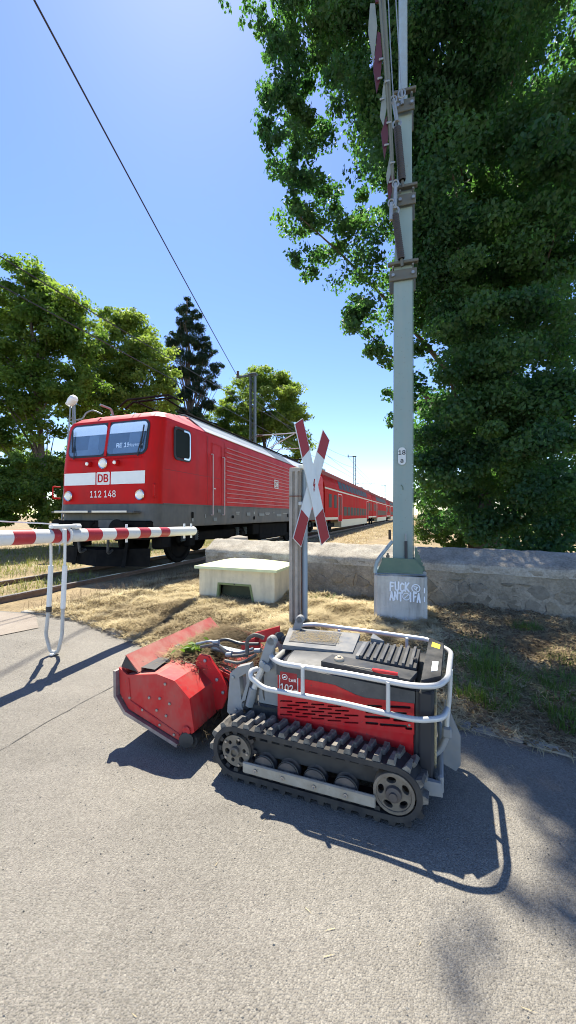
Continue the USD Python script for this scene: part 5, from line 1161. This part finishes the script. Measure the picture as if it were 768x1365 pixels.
    up = [z3(359, 856, .685), z3(362, 876, zr), z3(374, 884, zr), z3(460, 897, zr), z3(553, 914, zr), z3(584, 914, zr), z3(597, 903, zr), z3(601, 868, zr), z3(570, 852, zr), z3(480, 839.5, zr), z3(420, 832, zr), z3(400, 833, zr), z3(388, 846, .69)]
    part(t, 'upper_guard_rail', tube(fillet(up, .05), R, 12), 'rail_silver')
    lo_ = [l3(343, 891, .16), l3(334, 894, .10), l3(334.5, 903, .085), l3(352, 917, .085), l3(450, 935, .085), l3(545, 957, .085), l3(563, 959, .10)]
    e_ = lo_[-1]; lo_ += [np.array([e_[0] + .10, .16, e_[2] + .0]), np.array([e_[0] + .12, .26, e_[2] + .005])]
    part(t, 'lower_guard_rail', tube(fillet(lo_, .045), R, 12), 'rail_silver')
    for px, a, b in ((403.5, 888, 925), (517, 908, 949)): part(t, 'rail_post', rod(l3(px, a, .088), l3(px, b, .087), .0115, 10), 'rail_silver')
    for px, py, z1 in ((542, 850, .70), (452, 839, .70)): p = z3(px, py, zr); part(t, 'rail_post', rod(p, p - [0, 0, .12], .0115, 10), 'rail_silver')
    pr = z3(600, 892, zr); part(t, 'rear_stay', tube(fillet([pr, pr - [.005, 0, .15], pr + [-.02, -.0, -.30], pr + [-.02, 0, -.34]], .05), .0135, 10), 'rail_silver')
    part(t, 'stay_joint', cbox(pr + [-.02, -.01, -.36], (.05, .035, .06), .008), 'arm_grey')
    part(t, 'tail_tube', tube(fillet([pr + [-.02, 0, -.38], pr + [-.06, -.02, -.48], pr + [-.16, -.06, -.52], pr + [-.24, -.06, -.53]], .06), .019, 12), 'arm_grey')
    tb = pr + [.0, .06, 0]
    part(t, 'tail_plate', hull([(tb[0] + a, tb[1] + v, z) for v in (-.012, .004) for a, z in ((-.03, .50), (.01, .34), (.055, .30), (.055, .13), (.03, .09), (-.05, .12), (-.05, .3))]), 'arm_grey', smooth=False)
    part(t, 'tail_bracket', hull([(1.17, .12, .20), (1.17, .16, .20), (1.17, .12, .12), (1.17, .16, .12), (1.31, .14, .12), (1.31, .16, .12), (1.30, .14, .19), (1.30, .16, .19)]), 'arm_grey', smooth=False)
    part(t, 'tow_pin', lathe([(.028, 0), (.028, .05), (.02, .06), (0, .06)], (1.25, .30, .10), (0, 0, -1), 12), 'hood_dark')
    part(t, 'rear_bumper', cbox((1.30, .5, .16), (.03, .66, .10), .01), 'arm_grey')
    # --- noise sticker on the near panel
    s0 = loc(372.5, 922, .187); s1 = loc(397.5, 896.5, .187); sw, sh = s1[0] - s0[0], s1[1] - s0[1]; sx = (s0[0] + s1[0]) / 2
    st = part(t, 'noise_sticker', prism_xz(rrect(sw, sh, .008, sx, (s0[1] + s1[1]) / 2), .1855, .188), 'sign_white', smooth=False)
    part(st, 'sticker_field', prism_xz(rrect(sw * .90, sh * .91, .006, sx, (s0[1] + s1[1]) / 2 + sh * .0), .1835, .1857), 'sign_red', smooth=False)
    y_ = .1833
    part(st, 'sticker_text', text_at('102', sh * .30, (sx - sw * .09, y_, s0[1] + sh * .12), (1, 0, 0), (0, 0, 1), .0012, True, wide=.82), 'stripe_white', smooth=False)
    part(st, 'sticker_text', text_at('dB', sh * .13, (sx + sw * .34, y_, s0[1] + sh * .12), (1, 0, 0), (0, 0, 1), .0012, True, wide=.8), 'stripe_white', smooth=False)
    part(st, 'sticker_text', text_at('LwA', sh * .14, (sx + sw * .22, y_, s0[1] + sh * .58), (1, 0, 0), (0, 0, 1), .0012, True, wide=.9), 'stripe_white', smooth=False)
    c = (sx - sw * .20, s0[1] + sh * .74); part(st, 'sticker_symbol', prism_xz(Point(c).buffer(sh * .13).difference(Point(c).buffer(sh * .105)), y_ - .0012, y_), 'stripe_white', smooth=False)
    part(st, 'sticker_symbol', prism_xz(shapely.union_all([LineString([(c[0] - .009, c[1] - .004), (c[0] + .002, c[1] + .004)]).buffer(.003), LineString([(c[0] + .004, c[1] - .006), (c[0] + .007, c[1]), (c[0] + .004, c[1] + .006)]).buffer(.0016)]).convex_hull.buffer(-.001), y_ - .0012, y_), 'stripe_white', smooth=False)
    # --- front linkage
    part(t, 'front_plate', prism_xz([(.20, .30), (.345, .24), (.345, .66), (.30, .67), (.26, .60), (.20, .50)], .23, .245), 'arm_grey', smooth=False)
    part(t, 'front_plate', prism_xz([(.20, .30), (.345, .24), (.345, .66), (.30, .67), (.26, .60), (.20, .50)], .755, .77), 'arm_grey', smooth=False)
    for v in (.20, .74):
        fo = [loc(q[0], q[1], .2) for q in ((303, 948), (307, 897), (316, 889), (333, 885), (335, 900), (322, 953), (313, 958))]
        fi = [loc(q[0], q[1], .2) for q in ((319, 902), (328, 897), (329, 910), (322, 933))]
        P_ = Polygon(fo).buffer(0); h_ = Polygon(fi).buffer(0)
        li = part(t, 'lift_frame', prism_xz(P_.difference(h_), v, v + .05), 'arm_grey', smooth=False)
        for q in ((311, 902), (315, 945)): a, z = loc(*q, .2); part(li, 'bolt', lathe([(.011, 0), (.011, .008), (0, .01)], (a, v, z), (0, -1, 0), 8), 'galv')
        pA, pB, pC = [np.array([*loc(q[0], q[1], .16)])[[0, 1]] for q in ((357, 858), (347, 888), (333, 925))]
        part(t, 'lift_arm', hull([(p[0] + a, y, p[1] + b) for p in (pA, pB) for a, b in ((-.03, 0), (.03, 0), (0, .03), (0, -.03)) for y in (v + .005, v + .045)]), 'arm_grey', smooth=False)
        part(t, 'pivot_pin', lathe([(.024, 0), (.024, .07), (.018, .075), (0, .075)], (pB[0], v + .06, pB[1]), (0, -1, 0), 14), 'galv')
        part(t, 'lift_cylinder', tube([(pB[0], v + .02, pB[1]), (pC[0] - .01, v + .02, pC[1] - .02)], .022, 12), 'rail_silver')
        part(t, 'cylinder_base', tube([(pC[0], v + .02, pC[1] + .02), (pC[0] - .03, v + .02, pC[1] - .10)], .03, 12), 'arm_grey')
        part(t, 'arm_cap', lathe([(.033, 0), (.033, .03), (.025, .04), (0, .04)], (pA[0], v + .045, pA[1]), (0, -1, 0), 16), 'arm_grey')
    part(t, 'cross_tube', rod((.28, .18, .63), (.28, .82, .63), .025, 14), 'arm_grey')
    part(t, 'cross_tube', rod((.12, .2, .36), (.12, .8, .36), .03, 14), 'hood_dark')
    for q in ((372, 848), (379, 853)): p = l3(*q, .60); part(t, 'rear_pivot', lathe([(.032, -.03), (.032, .03), (.022, .035), (0, .035)], p, (.6, -.7, .3), 14), 'hood_dark')
    for a, b in (((322, 865), (346, 853)), ((340, 852), (372, 840))):
        p, q = l3(*a, .62), l3(*b, .62); part(t, 'red_bracket', hull([p + [0, 0, .05], p - [0, 0, .03], q + [0, 0, .03], q - [0, 0, .07], p + [0, .02, .05], p + [0, .02, -.03], q + [0, .02, .03], q + [0, .02, -.07]]), 'mower_red', smooth=False)
    # hydraulic hoses
    hs = [([(268, 862), (290, 858), (303, 874), (322, 874), (341, 868)], .40, .012, 'hose_black'), ([(262, 858), (285, 853), (300, 866), (320, 870), (338, 864)], .46, .010, 'galv'), ([(330, 872), (329, 852), (340, 845), (352, 850)], .34, .014, 'hose_black'),
          ([(300, 880), (318, 884), (330, 880), (342, 872)], .32, .011, 'hose_black'), ([(346, 905), (341, 930), (345, 955), (356, 962)], .215, .009, 'hose_black'), ([(278, 862), (300, 850), (320, 858), (345, 858)], .55, .012, 'hose_black'), ([(350, 900), (352, 930), (362, 950)], .225, .007, 'hose_black')]
    for q, v, r_, m in hs: part(t, 'hose', tube(fillet([l3(*p, v + .01 * i) for i, p in enumerate(q)], .09), r_, 8), m)
    for q in ((302, 872), (340, 867), (285, 856)): p = l3(*q, .42); part(t, 'hose_fitting', rod(p, p + [.045, 0, .008], .017, 8), 'galv')
    # --- flail head
    N = .10
    A = lambda px, py, v=N: loc(px, py, v)
    plate_px = [(159, 889), (170, 899), (209.8, 898), (233, 907), (253, 930.7), (259.5, 975), (240.7, 987), (172, 944), (161, 924)]
    pp = [A(*q) for q in plate_px]
    P0_ = Polygon(pp).buffer(0)
    Wd = 1.22
    for v in (N, Wd): 
        pl = part(t, 'flail_side_plate', prism_xz(P0_, v, v + .014), 'mower_red_dusty', smooth=False)
        if v == N:
            for q in ((214, 930), (227, 937), (210, 945.5), (222.5, 953), (221, 911), (191, 945), (174, 929), (214, 965), (200, 929), (233, 978)):
                a, z = A(*q); part(pl, 'bolt', lathe([(.010, 0), (.010, .007), (.005, .010), (0, .010)], (a, v, z), (0, -1, 0), 7), 'bolt')
            rim = [A(*q) for q in ((172, 903), (175, 933), (240, 978))]; part(pl, 'raised_rib', tube([(a, v - .002, z) for a, z in rim], .006, 6), 'mower_red_dusty')
            a, z = A(250, 972); part(pl, 'bearing_boss', lathe([(.03, 0), (.03, .012), (.022, .016), (0, .012)], (a, v, z), (0, -1, 0), 16), 'mower_red_dusty')
        sk = [A(*q) for q in ((157.5, 892), (158, 925), (171, 947), (205, 968), (240, 990))]
        skp = LineString(sk).buffer(.012, cap_style='flat', join_style='round')
        part(t, 'skid', prism_xz(skp, v - .03, v + .03), 'skid_steel', smooth=30)
    # red hood between the near plate and the drive plate
    def strip(i, j, v0, v1, name, m, lift=.0, lab=None):
        a, b = np.array(pp[i]), np.array(pp[j]); n_ = np.array([-(b - a)[1], (b - a)[0]]); n_ /= np.linalg.norm(n_); c = np.mean(pp, 0)
        if n_ @ (a - c) < 0: n_ = -n_
        part(t, name, hull([(q[0] + n_[0] * d, v, q[1] + n_[1] * d) for q in (a, b) for v in (v0, v1) for d in (-.008 + lift, lift)]), m, smooth=False, label=lab)
    for i, j in ((2, 3), (3, 4), (4, 5)): strip(i, j, N + .014, .37, 'hood_plate', 'mower_red_dusty')
    for i, j in ((3, 4), (4, 5)): strip(i, j, .392, Wd, 'hood_plate', 'mower_red_dusty')
    strip(1, 2, N + .014, Wd, 'top_plate', 'flap_red')
    strip(2, 3, .392, Wd, 'hood_plate', 'mower_red_dusty')
    dr = [loc(q[0], q[1], .38) for q in ((264, 880), (268, 874), (278, 876), (292, 897), (302, 915), (301, 928), (296, 941), (284, 943), (268, 925))]
    dp = part(t, 'drive_plate', prism_xz(Polygon(dr).buffer(.012), .37, .392), 'mower_red', smooth=False)
    for q in ((274, 880), (298, 922), (290, 905), (270, 900)): a, z = loc(*q, .37); part(dp, 'bolt', lathe([(.012, 0), (.012, .01), (0, .013)], (a, .37, z), (0, -1, 0), 8), 'galv')
    # front flap
    fa, fb = loc(170, 872, .13), loc(187, 895, .13)
    part(t, 'front_flap', hull([(q[0] + d, v, q[1] + d * .8) for q in (fa, fb) for v in (N + .02, Wd) for d in (0, -.008)]), 'flap_red', smooth=False, label='faded dusty red front flap')
    part(t, 'flap_end', hull([(fa[0], N + .02, fa[1] - .004), (fb[0], N + .02, fb[1]), (fa[0] - .045, N + .02, fa[1] - .09), (fa[0], N + .026, fa[1] - .004), (fb[0], N + .026, fb[1]), (fa[0] - .045, N + .026, fa[1] - .09)]), 'hood_dark', smooth=False)
    part(t, 'front_skirt', hull([(q[0], v, q[1]) for q in ((fa[0] - .002, fa[1]), (fa[0] - .05, fa[1] - .10), (pp[8][0], pp[8][1]), (pp[8][0] + .012, pp[8][1]), (fa[0] - .035, fa[1] - .10)) for v in (N + .03, Wd)]), 'mower_red_dusty', smooth=False)
    part(t, 'rotor', rod((-.52, N + .02, .20), (-.52, Wd - .01, .20), .095, 18), 'hood_dark')
    for k in range(16): a = k * 2.4; part(t, 'flail_blade', cbox((-.52 + .12 * math.cos(a), N + .08 + k * .07, .20 + .11 * math.sin(a)), (.03, .04, .06), .006), 'skid_steel')
    part(t, 'ground_roller', rod((-.24, N + .02, .10), (-.24, Wd - .01, .10), .045, 16), 'hood_dark')
    part(t, 'roller_end', lathe([(.05, 0), (.05, .03), (.03, .035), (0, .035)], (-.265, N + .01, .115), (.3, -1, 0), 16), 'hood_dark')
    part(t, 'rear_curtain', hull([(x, v, z) for x, z in ((-.20, .27), (-.19, .27), (-.17, .10), (-.16, .10)) for v in (.392, Wd)]), 'black_rubber', smooth=False)
    # things on top of the head: dark clamps, motor, beam
    zb = lambda q, z: z3(*q, z)
    tz_ = .50
    part(t, 'dark_clamp', hull([zb(q, z) for q in ((189, 889), (212, 876), (228, 876), (207, 892)) for z in (tz_ - .01, tz_ + .012)]), 'hood_dark', smooth=False)
    for q in ((222, 866), (236, 863)): part(t, 'dark_clamp', cbox(zb(q, .50), (.10, .09, .05), .02), 'hood_dark')
    part(t, 'dark_clamp', cbox(zb((222, 881), .50), (.05, .05, .03), .012), 'hood_dark')
    part(t, 'dark_clamp', cbox(zb((303, 850), .46), (.13, .07, .03), .01), 'hood_dark')
    part(t, 'hydraulic_motor', cat_([lathe([(.06, 0), (.06, .10), (.05, .12), (.03, .14), (0, .14)], (-.20, .43, .34), (0, 1, 0), 18)]), 'hood_dark')
    part(t, 'head_beam', hull([(x, v, z) for x, z in ((-.32, .40), (-.30, .46), (-.14, .42), (-.14, .34)) for v in (.45, 1.1)]), 'mower_red_dusty', smooth=False)
    for v in (.5, .95): part(t, 'head_link', hull([(x, v + d, z) for x, z in ((-.22, .44), (-.22, .30), (.12, .42), (.12, .32)) for d in (0, .04)]), 'arm_grey', smooth=False)
    part(t, 'head_cylinder', rod(l3(283, 862, .58), l3(330, 872, .58), .025, 12), 'galv')
    return t
mower()
# straw and leaves lying on the mower head
rng = np.random.default_rng(31); gp = []
def mworld(P): P = np.asarray(P); return np.c_[MP[0] + P[:, 0] * MU[0] + P[:, 1] * MV[0], MP[1] + P[:, 0] * MU[1] + P[:, 1] * MV[1], P[:, 2]]
n = 9000
a = rng.uniform(-.70, -.30, n); v = .28 + .9 * rng.beta(1.8, 1.3, n); z = np.interp(a, [-.76, -.5, -.35, -.25], [.47, .505, .485, .42]) + .008 + np.abs(rng.normal(0, .022, n)) * (v > .35)
keep = (v > .40) | (rng.uniform(0, 1, n) < .25)
gp.append(blades(mworld(np.c_[a, v, z])[keep], rng.uniform(.03, .13, keep.sum()), rng.uniform(.002, .005, keep.sum()), rng.uniform(0, 6.3, keep.sum()), rng.uniform(.75, 1.08, keep.sum()), rng))
n = 900; a = rng.uniform(-.28, .05, n); v = rng.uniform(.45, 1.1, n); z = np.interp(a, [-.28, 0.05], [.46, .40]) + np.abs(rng.normal(0, .02, n))
gp.append(blades(mworld(np.c_[a, v, z]), rng.uniform(.03, .14, n), rng.uniform(.002, .005, n), rng.uniform(0, 6.3, n), rng.uniform(.6, 1.05, n), rng))
n = 160; v = rng.uniform(.15, .4, n); gp.append(blades(mworld(np.c_[np.full(n, -.19) + rng.normal(0, .015, n), v, rng.uniform(.08, .17, n)]), rng.uniform(.03, .12, n), rng.uniform(.002, .004, n), rng.uniform(0, 6.3, n), rng.uniform(.3, 1.2, n), rng))
solo('cut_straw', stack(gp), 'straw_mix', 'cut straw heaped on top of the red flail head', 'straw', kind='stuff', smooth=False)
n = 46; P = np.c_[rng.normal(-.50, .05, n), rng.normal(.50, .07, n), .545 + np.abs(rng.normal(0, .02, n))]
solo('green_leaves', leaf_cards(mworld(P), np.tile([0, 0, 1.], (n, 1)), .075, rng, .4, .5, .6), 'grass_green', 'wilted green leaves caught on the red flail head', 'leaves', kind='stuff', smooth=False)
# crumbs and twigs on the road
q = G(340, 916)
t = thing('twig', 'short brown twig lying alone on the asphalt in front of the mower', 'twig', (q[0], q[1], 0), 0)
part(t, 'stem', tube([(-.02, .035, .012), (-.004, .01, .014), (.012, -.03, .01)], .0045, 6), 'twig_brown'); part(t, 'side_twig', tube([(-.004, .01, .014), (-.016, .006, .016)], .003, 5), 'twig_brown')
n = 2600; P = sample(ROAD.intersection(sbox(-4, .8, 3, 6.0)), n, rng); P[:, 2] += .004
w_ = _eline.distance; keep = np.array([rng.uniform() < math.exp(-_eline.distance(Point(p[0], p[1])) * 4.5) + .03 for p in P])
P = P[keep]; n = len(P)
solo('road_chaff', blades(P, rng.uniform(.01, .05, n), rng.uniform(.0015, .0035, n), rng.uniform(0, 6.3, n), rng.uniform(.95, 1.0, n), rng, .02), 'hay', 'scattered bits of straw on the asphalt', 'straw', kind='stuff', smooth=False)

n = 2600; P = sample(ROAD.intersection(sbox(-3.2, .7, 2.6, 6.0)), n, rng)
r_ = rng.uniform(.0018, .0055, n); oct_ = np.array([(1, 0, 0), (0, 1, 0), (-1, 0, 0), (0, -1, 0), (0, 0, .8), (0, 0, -.3)]); of = np.array([(0, 1, 4), (1, 2, 4), (2, 3, 4), (3, 0, 4)])
Vg = (P[:, None] + oct_[None] * r_[:, None, None] * rng.uniform(.6, 1.3, (n, 6, 3)) + [0, 0, .0008]).reshape(-1, 3)
solo('road_grit', (Vg, (of[None] + (np.arange(n) * 6)[:, None, None]).reshape(-1, 3)), 'grit', 'loose pale grit scattered over the asphalt', 'grit', kind='stuff', smooth=False)
